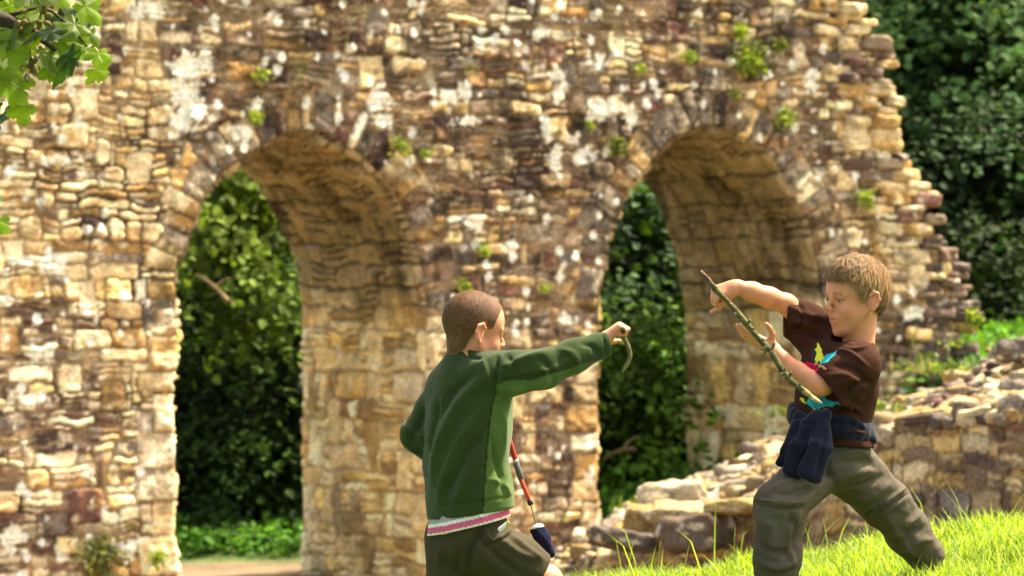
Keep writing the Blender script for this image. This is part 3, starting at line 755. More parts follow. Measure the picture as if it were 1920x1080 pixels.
def blades(mb, XY, Z, h, rg, col, wd=.004, lean=None):
    n = len(XY); hh = (h if np.ndim(h) else np.full(n, h))*rg.uniform(.45, 1.25, n); a = rg.uniform(0, 6.283, n)
    d = np.stack([np.cos(a), np.sin(a)], -1)*(hh*rg.uniform(.1, .75, n))[:, None]
    if lean is not None: d += lean*hh[:, None]
    f = a+1.57+rg.normal(0, .6, n); sd = np.stack([np.cos(f), np.sin(f)], -1)*(wd*rg.uniform(.6, 1.3, n))[:, None]
    lv = [(0, 1, 0), (.35, .9, .12), (.7, .6, .45), (1, .0, 1)]
    Z = np.zeros(n) if Z is None else Z
    V = np.zeros((n, 7, 3))
    for j, (t, w_, b) in enumerate(lv):
        c = XY+d*b; z = Z+hh*t*(1-.28*b*rg.uniform(0, 1, n))
        if j < 3:
            V[:, 2*j, :2] = c-sd*w_; V[:, 2*j+1, :2] = c+sd*w_; V[:, 2*j, 2] = V[:, 2*j+1, 2] = z
        else: V[:, 6, :2] = c; V[:, 6, 2] = z
    b = np.arange(n)*7
    Q = np.concatenate([np.stack([b, b+1, b+3, b+2], -1), np.stack([b+2, b+3, b+5, b+4], -1)]); T_ = np.stack([b+4, b+5, b+6], -1)
    C = np.repeat(col*rg.uniform(.6, 1.35, (n, 1))*np.array((1, 1, 1))+np.where(rg.random((n, 1)) < .06, 1, 0)*np.array((.25, .18, .06)), 7, 0)
    mb.add(V.reshape(-1, 3), Q, T_, C)
bank_plants()

def grass():
    rg = np.random.default_rng(12); mb = MB()
    n = 200000
    Y = rg.uniform(7.6, 14.5, n); X = rg.uniform(-.2, 1, n)*(1.25*Y*960/7000+.15)+.0
    X = rg.uniform(-.6, Y*.145+.4, n)
    cl = vn(X*5, Y*5, None, 31)
    keep = rg.random(n) < .75+.45*cl; X, Y, cl = X[keep], Y[keep], cl[keep]
    h = .083*(1+.45*vn(X*2.2, Y*2.2, None, 32)+.5*cl)
    h *= np.interp(Y, [7.6, 9.6, 10.5, 14], [.6, 1.0, .95, .9])
    col = np.array((.21, .31, .035))*(1+.25*vn(X*3, Y*3, None, 34))[:, None]
    blades(mb, np.stack([X, Y], -1), gz(X, Y), h, rg, col, .0029)
    for (xc, yc, sx, sy, m_) in ((1.15, 10.2, .10, .14, 2600), (1.12, 10.0, .16, .1, 1600), (.80, 9.55, .09, .12, 900), (.64, 9.5, .05, .08, 260)):
        X = rg.normal(xc, sx, m_); Y = rg.normal(yc, sy, m_); blades(mb, np.stack([X, Y], -1), gz(X, Y), np.full(m_, .125), rg, np.array((.20, .30, .035)), .003)
    # taller seed stems
    n = 170; Y = rg.uniform(9.2, 13, n); X = rg.uniform(.1, Y*.14+.2, n)
    blades(mb, np.stack([X, Y], -1), gz(X, Y), np.full(n, .26), rg, np.array((.26, .36, .06)), .003)
    o = mb.build('grass', M_GRASS, smooth=False); tag(o, 'bright yellow-green long grass on the bank around the boys\' feet', 'grass', kind='stuff')
grass()
# ------------------------------------------------------------------ overhanging sycamore branch
def lobed_leaf(mb, p, nrm, up, s, col, rg):
    """five-lobed toothed leaf with a bent blade"""
    n = nrm/np.linalg.norm(nrm); t = up-n*(up@n); t /= np.linalg.norm(t); b = np.cross(n, t)
    ang = []; rad = []
    for c, L in ((-2.25, .62), (-1.15, .88), (0, 1.05), (1.15, .88), (2.25, .62)):
        for da, k in ((-.54, .66), (-.38, .86), (-.31, .80), (-.17, .93), (0, 1.0), (.17, .93), (.31, .80), (.38, .86), (.54, .66)):
            ang.append(c+da); rad.append(L*k)
    ang.append(2.95); rad.append(.34); ang.append(3.14); rad.append(.06); ang.append(3.33); rad.append(.34)
    ang = np.array(ang); rad = np.array(rad)*s*rg.uniform(.93, 1.07, len(ang)); m = len(ang)
    V = [np.zeros(3)]; droop = rg.uniform(.1, .5)/s
    for f in (.5, 1):
        x = np.sin(ang)*rad*f; y = np.cos(ang)*rad*f
        z = -droop*(x*x+y*y)*.5+.06*s*np.cos(ang*5)*f+.03*s*vn(x/s*3, y/s*3, None, int(rg.integers(0, 99)))
        V += list(x[:, None]*b+y[:, None]*t+z[:, None]*n)
    V = np.array(V)+p
    T_ = [(0, 1+j, 1+(j+1) % m) for j in range(m)]
    Q = [(1+j, 1+m+j, 1+m+(j+1) % m, 1+(j+1) % m) for j in range(m)]
    mb.add(V, Q, T_, col)

def branch():
    Y = 8.6; rg = np.random.default_rng(4)
    root = empty('sycamore_tree', (-2.6, 8.9, float(gz(-2.6, 8.9)))); base = np.array(root.location)
    tag(root, 'leafy lobed-leaf sycamore bough with hanging seed keys, reaching in at the top left corner', 'tree')
    tr = MB(); tube(tr, spline([(0, 0, -.2), (.05, 0, 1.2), (-.05, .1, 2.6), (.1, 0, 4.5)], 14), np.linspace(.22, .12, 14), 12, (.16, .13, .10), .15); tr.build('trunk', M_BARK, root)
    b = MB()
    def P(px, py, d=0): return at(px, py, Y+d)-base
    a0 = np.array((.0, 0, 2.6))
    tube(b, spline([a0, P(-320, -60, .2), P(-120, 10), P(0, 35), P(60, 60), P(105, 95)], 22), np.linspace(.04, .005, 22), 7, (.05, .04, .025), .2)
    tube(b, spline([P(-60, 25), P(20, -10, -.05), P(90, -30, -.05), P(140, -40, -.05)], 8), np.linspace(.008, .003, 8), 5, (.06, .045, .025))
    tube(b, spline([P(60, 60), P(55, 90, -.05), P(58, 130, -.05)], 6), np.linspace(.005, .002, 6), 5, (.06, .045, .025))
    tube(b, spline([P(-120, 10), P(-70, 120), P(-20, 190, -.05), P(5, 195, -.05)], 8), np.linspace(.01, .003, 8), 5, (.06, .045, .025))
    tube(b, spline([P(-120, 10), P(-90, 260), P(-40, 360, -.05), P(-10, 380, -.05)], 8), np.linspace(.01, .003, 8), 5, (.06, .045, .025))
    tube(b, spline([P(0, 35), P(80, 15), P(130, 50), P(165, 90)], 8), np.linspace(.006, .002, 8), 5, (.06, .045, .025))
    b.build('branch', M_BARK, root)
    lv = MB()
    L = [(18, 12, 42, 1), (122, 28, 52, 0), (75, 22, 36, 1), (160, 12, 34, 1), (28, 75, 50, 1), (25, 95, 40, .6), (70, 62, 34, 0), (96, 60, 30, 0), (128, 108, 46, 0), (95, 105, 40, .6),
         (158, 92, 36, 1), (178, 130, 32, 1), (145, 75, 32, .6), (15, 150, 46, 1), (22, 60, 46, .4), (55, 12, 40, .8), (18, 205, 42, 0), (38, 200, 30, 1), (165, 60, 30, .6), (88, 130, 26, .8),
         (-8, 415, 34, 1), (-12, 365, 26, .5), (-2, 100, 50, .6), (-15, 30, 50, 1), (8, 45, 40, .3), (110, 80, 40, .8), (185, 100, 24, 1), (60, -20, 50, .5), (110, -25, 46, 1), (-70, 60, 60, .6), (-60, 140, 60, .3), (-110, 0, 60, .5), (-60, 330, 50, .5), (140, 45, 34, .8), (-40, 230, 50, .6), (45, 108, 34, 1)]
    for i, (px, py, r, lit) in enumerate(L):
        s = r/FPX*Y*1.3
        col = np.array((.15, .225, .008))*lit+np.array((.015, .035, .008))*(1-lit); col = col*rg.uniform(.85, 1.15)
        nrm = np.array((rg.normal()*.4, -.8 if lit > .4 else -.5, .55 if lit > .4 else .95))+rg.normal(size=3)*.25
        up = np.array((rg.normal()*.7+.25, -.1, -.8))
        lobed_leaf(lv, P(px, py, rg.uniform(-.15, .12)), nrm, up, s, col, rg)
        c = P(px, py)
    lv.build('foliage', M_MAPLE, root, smooth=False)
    for (px, py, d) in ((52, 50, -.08), (57, 95, -.08), (62, 128, -.08), (80, 25, -.03), (-60, 200, 0)):
        k = MB()
        for j in range(9):
            q = P(px+rg.normal()*9, py+rg.normal()*12, d+rg.normal()*.02); tube(k, [P(px, py-16, d), (P(px, py-8, d)+q)/2, q], (.0015, .0012, .0012), 4, (.10, .09, .03))
            stone_block(k, q, rotm(rg.random()*3, rg.random()*3, rg.random()*3), np.array((.012, .006, .006)), np.array((.16, .12, .03)), j, 2, .1, .1)
        k.build('seed_cluster', M_BARK, root)
branch()

def dead_branches():
    for px0, py0, px1, py1, Y, lab in ((1130, 862, 1190, 842, 31.9, 'short pale broken stick poking from the bush in the right arch'), (368, 515, 430, 568, 32.0, 'tan dead leafy twig hanging across the dark trees in the left arch')):
        mb = MB(); p0 = at(px0, py0, Y); p1 = at(px1, py1, Y-.3)
        tube(mb, spline([p0*0, (p1-p0)*.5+[0, 0, .03], p1-p0], 9), np.linspace(.012, .024, 9), 8, (.22, .16, .08), .2)
        tube(mb, spline([(p1-p0)*.5, (p1-p0)*.6+[.05, 0, .09], (p1-p0)*.7+[.1, 0, .14]], 5), np.linspace(.012, .004, 5), 6, (.40, .27, .13), .2)
        o = mb.build('dead_branch', M_BARK); o.location = p0; tag(o, lab, 'branch')
dead_branches()

# ------------------------------------------------------------------ implicit surfaces -> one continuous mesh
def smin(a, b, k):
    if k <= 0: return np.minimum(a, b)
    h = np.clip(.5+.5*(b-a)/k, 0, 1); return b*(1-h)+a*h-k*h*(1-h)
def smax(a, b, k): return -smin(-a, -b, k)
class SDF:
    def __init__(s): s.p = []
    def add(s, fn, c, r, k=.01, op='u'): s.p.append((fn, np.asarray(c, float), r, k, op)); return s
    def cap(s, a, b, ra, rb=None, k=.012, op='u'):
        a = np.asarray(a, float); b = np.asarray(b, float); rb = ra if rb is None else rb; ab = b-a; L2 = ab@ab+1e-12
        def f(p):
            t = np.clip(((p-a)@ab)/L2, 0, 1); return np.linalg.norm(p-a-t[:, None]*ab, axis=1)-(ra+(rb-ra)*t)
        return s.add(f, (a+b)/2, math.sqrt(L2)/2+max(ra, rb), k, op)
    def ell(s, c, r, M=None, k=.012, op='u'):
        c = np.asarray(c, float); r = np.asarray(r, float); M = np.eye(3) if M is None else np.asarray(M, float)   # columns = axes
        def f(p):
            q = (p-c)@M; k0 = np.linalg.norm(q/r, axis=1); k1 = np.linalg.norm(q/(r*r), axis=1)+1e-9; return k0*(k0-1)/k1
        return s.add(f, c, r.max(), k, op)
    def tub(s, a, b, A, ra, rb, k=.02, op='u'):
        """elliptic tapered tube a->b; A = wide axis; ra,rb = (wide,deep) radii"""
        a = np.asarray(a, float); b = np.asarray(b, float); A = np.asarray(A, float); ab = b-a; L = np.linalg.norm(ab); t_ = ab/L
        A = A-t_*(A@t_); A /= np.linalg.norm(A); B = np.cross(t_, A); ra = np.asarray(ra, float); rb = np.asarray(rb, float)
        def f(p):
            q = p-a; z = q@t_; t = np.clip(z/L, 0, 1); o = np.maximum(-z, 0)+np.maximum(z-L, 0)
            W = ra[0]+(rb[0]-ra[0])*t; D_ = ra[1]+(rb[1]-ra[1])*t; m = np.minimum(W, D_)
            x = (q@A)/W; y = (q@B)/D_; e = o/m
            return (np.sqrt(x*x+y*y+e*e)-1)*m
        return s.add(f, (a+b)/2, L/2+max(ra.max(), rb.max())*1.2, k, op)
    def chain(s, pts, rad, k=.02):
        for i in range(len(pts)-1): s.cap(pts[i], pts[i+1], rad[i], rad[i+1], k)
        return s
    def half(s, c, n, k=0.004):
        """cut away the side n points to"""
        c = np.asarray(c, float); n = np.asarray(n, float); n = n/np.linalg.norm(n)
        return s.add(lambda p: (c-p)@n, c, 1e3, k, 'd')
    def cut(s, c, n, r, dep, k=.002):
        c = np.asarray(c, float); n = np.asarray(n, float); n = n/np.linalg.norm(n)
        def fn(p):
            q = p-c; z = q@n; rd = np.linalg.norm(q-z[:, None]*n, axis=1); return np.maximum(np.maximum(rd-r, -z), z-dep)
        return s.add(fn, c+n*dep/2, r+dep, k, 'd')
    def ev(s, p, c0=None, rr=None):
        d = np.full(len(p), 1.0)
        for fn, c, r, k, op in s.p:
            if c0 is not None and np.linalg.norm(c-c0) > r+rr+k*2+.02: continue
            v = fn(p)
            if op == 'u': d = smin(d, v, k)
            elif op == 'd': d = smax(d, -v, k)
            elif op == 'w': d = d+v
            elif op == 'i': d = smax(d, v, k)
        return d
    def mesh(s, h, lo=None, hi=None):
        U = [q for q in s.p if q[4] == 'u']
        lo = np.min([c-r for _, c, r, _, _ in U], 0)-4*h if lo is None else np.asarray(lo); hi = np.max([c+r for _, c, r, _, _ in U], 0)+4*h if hi is None else np.asarray(hi)
        B = 12; nb = np.ceil((hi-lo)/h/B).astype(int)+1; n = nb*B
        ctr = (np.stack(np.meshgrid(*[np.arange(q) for q in nb], indexing='ij'), -1).reshape(-1, 3)+.5)*B*h+lo
        dc = s.ev(ctr); D = np.repeat(np.repeat(np.repeat(dc.reshape(nb).astype(np.float32), B, 0), B, 1), B, 2)
        D = np.where(D < 0, -1, 1).astype(np.float32)
        rr = B*h*.87
        act = np.where(np.abs(dc) < rr*1.7+.03)[0]
        loc = np.stack(np.meshgrid(*[np.arange(B)]*3, indexing='ij'), -1).reshape(-1, 3)
        for a in act:
            i = np.array(np.unravel_index(a, nb)); p = (i*B+loc)*h+lo
            D[i[0]*B:i[0]*B+B, i[1]*B:i[1]*B+B, i[2]*B:i[2]*B+B] = s.ev(p, ctr[a], rr).reshape(B, B, B)
        return surface_nets(D, lo, h)

def surface_nets(D, lo, h):
    S_ = D < 0; c = S_[:-1, :-1, :-1]; al = c.copy(); an = c.copy()
    for i in (0, 1):
        for j in (0, 1):
            for k in (0, 1):
                q = S_[i:D.shape[0]-1+i, j:D.shape[1]-1+j, k:D.shape[2]-1+k]; al &= q; an |= q
    idx = np.argwhere(an & ~al); n = len(idx); ID = np.full(al.shape, -1, np.int32); ID[tuple(idx.T)] = np.arange(n)
    acc = np.zeros((n, 3)); cnt = np.zeros(n)
    for ax in range(3):
        for u in (0, 1):
            for v in (0, 1):
                o = np.zeros(3, int); o[(ax+1) % 3] = u; o[(ax+2) % 3] = v; e = np.zeros(3, int); e[ax] = 1
                a = D[tuple((idx+o).T)]; b = D[tuple((idx+o+e).T)]; m = (a < 0) != (b < 0)
                t = np.where(m, a/(a-b+1e-12), 0); P = idx+o+t[:, None]*e
                acc[m] += P[m]; cnt[m] += 1
    V = acc/cnt[:, None]*h+lo; F = []
    for ax in range(3):
        sl0 = [slice(1, -1)]*3; sl1 = [slice(1, -1)]*3; sl0[ax] = slice(0, -1); sl1[ax] = slice(1, None)
        a = S_[tuple(sl0)]; b = S_[tuple(sl1)]; m = a != b; ii = np.argwhere(m)
        off = np.array([1, 1, 1]); off[ax] = 0; ii = ii+off; inside = a[m]
        e1 = np.zeros(3, int); e1[(ax+1) % 3] = 1; e2 = np.zeros(3, int); e2[(ax+2) % 3] = 1
        q = np.stack([ID[tuple((ii-e1-e2).T)], ID[tuple((ii-e2).T)], ID[tuple(ii.T)], ID[tuple((ii-e1).T)]], -1)
        q[~inside] = q[~inside][:, ::-1]; F.append(q)
    F = np.concatenate(F); F = F[(F >= 0).all(1)]
    return V, F

def vnormals(V, F):
    n = np.cross(V[F[:, 2]]-V[F[:, 0]], V[F[:, 3]]-V[F[:, 1]]); N = np.zeros_like(V)
    for i in range(4): np.add.at(N, F[:, i], n)
    return N/(np.linalg.norm(N, axis=1)[:, None]+1e-12)
def relax(V, F, it=1, w=.5):
    for _ in range(it):
        A = np.zeros_like(V); c = np.zeros(len(V))
        for i in range(4):
            for j in (1, 3): np.add.at(A, F[:, i], V[F[:, (i+j) % 4]]); np.add.at(c, F[:, i], 1)
        V = V*(1-w)+w*A/np.maximum(c, 1)[:, None]
    return V
def segd(V, pts):
    """distance of V to polyline and position along it"""
    best = np.full(len(V), 9.)
    for a, b in zip(pts[:-1], pts[1:]):
        ab = b-a; t = np.clip(((V-a)@ab)/(ab@ab), 0, 1); best = np.minimum(best, np.linalg.norm(V-a-t[:, None]*ab, axis=1))
    return best
def topx(V):
    """frame position used only while modelling, to lay out seams and prints"""
    return V[:, 0]/V[:, 1]*FPX+960, 540-(V[:, 2]-ZC)/V[:, 1]*FPX
def folds(V, F, lst, sc=1.0):
    """lst: (polyline [(px,py,d)...], width m, height m): ridges (+) and creases (-); only on the side facing the polyline"""
    N = vnormals(V, F); px, py = topx(V); Q = np.stack([px/700, py/700], -1)
    for pts, wd, hg in lst:
        P = spline([(a/700., b/700.) for a, b in pts], 14); d = np.full(len(V), 9.)
        tt = np.zeros(len(V))
        for i in range(13):
            a, b = P[i], P[i+1]; ab = b-a; t = np.clip(((Q-a)@ab)/(ab@ab+1e-12), 0, 1); dd = np.linalg.norm(Q-a-t[:, None]*ab, axis=1)
            m = dd < d; d[m] = dd[m]; tt[m] = (i+t[m])/13
        g = np.exp(-(d/wd)**2)*np.clip(-N[:, 1]*1.6, 0, 1)*np.clip(4*tt*(1-tt)+.25, 0, 1)
        V = V+N*(g*hg*2.1)[:, None]
    return V
def sobj(name, sdf, h, m, parent, colfn, fold=None, rx=1, disp=None):
    V, F = sdf.mesh(h); V = relax(V, F, rx)
    if disp is not None: V = V+vnormals(V, F)*disp(V)[:, None]
    if fold: V = folds(V, F, fold)
    C = colfn(V) if callable(colfn) else np.broadcast_to(colfn, V.shape)
    V2 = V-np.array(parent_loc(parent)) if parent else V
    return link(name, mesh_np(name, V2, F, C), m, parent)
def parent_loc(o):
    l = np.zeros(3)
    while o: l += np.array(o.location); o = o.parent
    return l

def skinmat():
    m = mat('skin', .5, noise=[(40, .94, 1.06, 3)], bump=[(400, .06, .002)], spec=.35, sss=.12); return m
M_SKIN = skinmat()
M_HAIR = mat('hair', .55, noise=[(160, .75, 1.3, 3)], bump=[(700, .5, .003)], spec=.18, trans=.08, tcol=(1.6, 1.2, .8))
M_FLEECE = mat('fleece', .95, noise=[(120, .85, 1.15, 3), (9, .9, 1.12, 3)], bump=[(500, .5, .003), (60, .25, .004)], spec=.1, sheen=.18)
M_COTTON = mat('cotton', .9, noise=[(12, .9, 1.1, 3), (200, .92, 1.08, 2)], bump=[(60, .35, .004), (600, .3, .001)], spec=.06)
M_NYLON = mat('trouser_cloth', .8, noise=[(10, .9, 1.1, 3), (150, .92, 1.08, 2)], bump=[(45, .45, .006), (500, .3, .001)], spec=.12)
M_EYE = mat('eye', .15, spec=.6)
M_PLASTIC = mat('plastic', .35, spec=.5)
M_STICK = mat('mossy_bark', .9, noise=[(60, .6, 1.4, 5)], bump=[(160, .9, .004)])
SKIN = np.array((.62, .265, .14))

class Head:
    sy = .87
    def __init__(s, o, fwd, tilt=0, roll=0):
        f = np.array(fwd, float); f /= np.linalg.norm(f); up = np.array((0, 0, 1.))
        r = np.cross(f, up); r /= np.linalg.norm(r); u = np.cross(r, f)
        s.M = np.stack([r, f, u], 1)         # columns: right, forward, up
        s.M = s.M@np.array(Matrix.Rotation(roll, 3, 'Y')); s.o = np.array(o)
    def w(s, x, y, z): return s.o+s.M@np.array((x, y, z))
    def wt(s, x, y, z): return s.w(x, y*s.sy, z)
    def loc(s, V): return ((V-s.o)@s.M)/np.array((1, s.sy, 1))
    def into(s, S_, sub, k=.004):
        def fn(p): return sub.ev(s.loc(p)@s.M.T+s.o)*.93
        S_.add(fn, s.o, .14, k); return S_
    def skull(s, S_, g=0.):
        S_.ell(s.w(0, -.014, .032), (.071+g, .091+g, .074+g), s.M, k=.02)
        S_.ell(s.w(0, .034, .030), (.060+g, .048+g, .052+g), s.M, k=.025)
        return S_
    def face(s, S_):
        s.skull(S_)
        S_.ell(s.w(0, .030, -.028), (.053, .050, .056), s.M, k=.02)
        S_.ell(s.w(0, .040, -.062), (.032, .034, .030), s.M, k=.02)
        for q in (-1, 1):
            S_.ell(s.w(q*.033, .050, -.030), (.020, .020, .020), s.M, k=.02)
            S_.cap(s.w(q*.054, -.004, -.034), s.w(q*.020, .052, -.078), .014, .013, k=.022)
            S_.cap(s.w(q*.012, .079, .016), s.w(q*.044, .066, .014), .006, .006, k=.012)
        S_.ell(s.w(0, .064, -.086), (.016, .014, .014), s.M, k=.014)
        for q in (-1, 1): S_.ell(s.w(q*.030, .091, .000), (.015, .012, .010), s.M, k=.010, op='d')
        for q in (-1, 1): S_.ell(s.w(q*.030, .0665, .0005), (.0135, .0135, .0115), s.M, k=.003)
        S_.cap(s.w(0, .082, .006), s.w(0, .0965, -.021), .0055, .0085, k=.008)
        for q in (-1, 1): S_.ell(s.w(q*.0085, .090, -.025), (.0062, .0075, .0058), s.M, k=.005); S_.ell(s.w(q*.0055, .096, -.0305), (.0028, .004, .003), s.M, k=.002, op='d')
        S_.ell(s.w(0, .072, -.050), (.023, .011, .015), s.M, k=.016)
        S_.cap(s.w(-.015, .0775, -.0478), s.w(.015, .0775, -.0478), .0038, .0038, k=.006)
        S_.cap(s.w(-.013, .0765, -.0565), s.w(.013, .0765, -.0565), .0042, .0042, k=.006)
        S_.cap(s.w(-.020, .0850, -.052), s.w(.020, .0850, -.052), .0028, .0028, k=.003, op='d')
        for q in (-1, 1):       # ears: disc, rim, bowl, lobe
            E_ = s.M@np.array(Matrix.Rotation(q*.42, 3, 'Z'))
            c = s.w(q*.074, -.012, -.006)
            S_.ell(c, (.007, .017, .026), E_, k=.008)
            rim = [(q*.081, .000, .010), (q*.083, -.010, .020), (q*.085, -.024, .014), (q*.085, -.028, -.002), (q*.081, -.020, -.018), (q*.076, -.008, -.030)]
            for a, b in zip(rim[:-1], rim[1:]): S_.cap(s.w(*a), s.w(*b), .0046, .0046, k=.005)
            S_.ell(s.w(q*.089, -.010, -.001), (.010, .0095, .015), E_, k=.003, op='d')
        return S_
    def colour(s, V, freck=0):
        L = s.loc(V); C = np.broadcast_to(SKIN, V.shape).copy()
        def mixc(c, w_): nonlocal C; C = C*(1-w_[:, None])+np.array(c)*w_[:, None]
        for q in (-1, 1):
            mixc((.72, .27, .18), .55*np.exp(-(((L[:, 0]-q*.040)/.02)**2+((L[:, 1]-.058)/.03)**2+((L[:, 2]+.026)/.018)**2)))
            mixc((.72, .27, .19), .7*np.exp(-(((L[:, 0]-q*.084)/.012)**2+((L[:, 1]+.016)/.02)**2+((L[:, 2]+.002)/.026)**2)))
            mixc((.25, .14, .07), .75*np.exp(-(((L[:, 2]-.017-.1*(abs(L[:, 0])-.03)*-1)/.0036)**2))*((L[:, 0]*q > .014) & (L[:, 0]*q < .045) & (L[:, 1] > .05)))
        lip = np.exp(-((L[:, 0]/.016)**4+((L[:, 2]+.052)/.0080)**4))*(L[:, 1] > .07); mixc((.60, .20, .16), .75*lip)
        mixc((.25, .07, .05), .8*np.exp(-(((L[:, 2]+.052)/.0019)**2))*(abs(L[:, 0]) < .017)*(L[:, 1] > .07))
        # eyes: white, iris, pupil, lash line
        for q in (-1, 1):
            x = L[:, 0]-q*.030; z = L[:, 2]+.0005; e = (x/.0115)**2+(z/.0042)**2; on = (L[:, 1] > .066)
            mixc((.16, .09, .06), .85*((e > .8) & (e < 2.4) & (z > -.001) & on))
            mixc((.30, .24, .20), .95*((e <= 1) & on)); ir = (x-s.gaze*.004)**2+(z+.001)**2
            mixc((.10, .07, .05), 1.*((ir < .0052**2) & (e <= 1.1) & on))
        return C
    gaze = 0

def strands(mb, head, n, length, wid, col, rg, region, comb, lift=.0, g=.004, curl=0.):
    """hair ribbons rooted on the skull ellipsoid"""
    d = rg.normal(size=(n*3, 3)); d /= np.linalg.norm(d, axis=1)[:, None]; r = np.array((.071+g, .091+g, .074+g)); P = d*r+np.array((0, -.014, .032))
    f = region(P); P, d = P[f][:n], d[f][:n]; n = len(P)
    N = d/r; N /= np.linalg.norm(N, axis=1)[:, None]
    dr = comb(P); dr = dr-N*(dr*N).sum(1)[:, None]; dr /= np.linalg.norm(dr, axis=1)[:, None]+1e-9
    dr = dr+rg.normal(size=(n, 3))*.22; L = length*rg.uniform(.6, 1.15, n)
    sd = np.cross(N, dr); sd /= np.linalg.norm(sd, axis=1)[:, None]; wv = wid*rg.uniform(.6, 1.3, n)
    V = np.zeros((n, 8, 3)); k = 0
    for j, t in enumerate((0, .35, .7, 1)):
        c = P+dr*(L*t)[:, None]+N*(lift*L*t*(1.15-t)*2+(-.5*L*t*t*.35*(lift > 0)))[:, None]+sd*(curl*L*np.sin(t*3+P[:, 0]*90))[:, None]
        ww = wv*(1-.75*t)
        V[:, 2*j] = c-sd*ww[:, None]; V[:, 2*j+1] = c+sd*ww[:, None]
    b = np.arange(n)*8; Q = np.concatenate([np.stack([b+2*j, b+2*j+1, b+2*j+3, b+2*j+2], -1) for j in range(3)])
    W = (V.reshape(-1, 3)*np.array((1, head.sy, 1)))@head.M.T+head.o
    mb.add(W, Q, None, np.repeat(np.array(col)*rg.uniform(.6, 1.5, (n, 1)), 8, 0))

def hand(S_, wr, x, z, side, sc=1., curl=(1, 1, 1, 1), thumb=(.5, .5), spread=0.):
    """x = along the metacarpals, z = back of the hand; side +1 right hand, -1 left"""
    x = np.array(x, float); x /= np.linalg.norm(x); z = np.array(z, float); z = z-x*(z@x); z /= np.linalg.norm(z); y = np.cross(z, x)*side
    wr = np.array(wr, float)
    def P(a, b, c): return wr+sc*(x*a+y*b+z*c)
    S_.cap(P(-.01, 0, 0), P(.012, 0, 0), .019*sc, .018*sc, k=.012)
    for b, e in ((.020, .064), (.008, .067), (-.006, .065), (-.019, .060)): S_.cap(P(.008, b*.6, 0), P(e, b, 0), .0135*sc, .0100*sc, k=.010)
    S_.cap(P(.015, -.012, -.006), P(.045, -.016, -.006), .012*sc, .010*sc, k=.01)
    for i, (b, mx, ln) in enumerate(((.0235, .067, .058), (.008, .071, .064), (-.0075, .069, .060), (-.0215, .062, .048))):
        a = 0; p = np.array((mx, b, 0.)); c = curl[i]; q = spread*(1.5-i)*.16
        for sgl, th, rr in ((.44, 1.25, .0078), (.31, 1.55, .0072), (.25, 1.0, .0064)):
            a += c*th; n_ = p+ln*sgl*np.array((math.cos(a)*math.cos(q), math.sin(q)*math.cos(a), -math.sin(a)))
            S_.cap(P(*p), P(*n_), rr*sc*1.04, rr*sc*.96, k=.0035); p = n_
    t0, t1 = thumb
    p0 = np.array((.010, .016, -.008)); p1 = p0+.032*np.array((math.cos(t0), math.sin(t0)*.9, -.35)); p1 /= 1
    p2 = p1+.026*np.array((math.cos(t0*.75), math.sin(t0*.55), -.4-t1*.5)); p3 = p2+.022*np.array((math.cos(t0*.6), math.sin(t0*.2)-t1*.6, -.3-t1*.6))
    S_.cap(P(*p0), P(*p1), .0125*sc, .0100*sc, k=.009); S_.cap(P(*p1), P(*p2), .0096*sc, .0086*sc, k=.004); S_.cap(P(*p2), P(*p3), .0086*sc, .0072*sc, k=.004)
    return S_

YB = 10.0
def B(px, py, d=0.): return at(px, py, YB+d)

def shoe(parent, ank, fwd, m):
    S_ = SDF(); f = np.array(fwd, float); f /= np.linalg.norm(f); a = np.array(ank)-np.array((0, 0, .02)); g = a-np.array((0, 0, .065))
    S_.cap(a+[0, 0, .02], g+[0, 0, .03], .040, .036, k=.02); S_.tub(g-f*.03+[0, 0, .0], g+f*.13, np.cross(f, (0, 0, 1)), (.036, .034), (.038, .024), k=.03)
    S_.half(g+[0, 0, -.035], (0, 0, -1), .003)
    o = sobj('shoe', S_, .006, m, parent, lambda V: np.where((V[:, 2] < g[2]-.018)[:, None], (.20, .17, .13), (.05, .04, .03))); return o

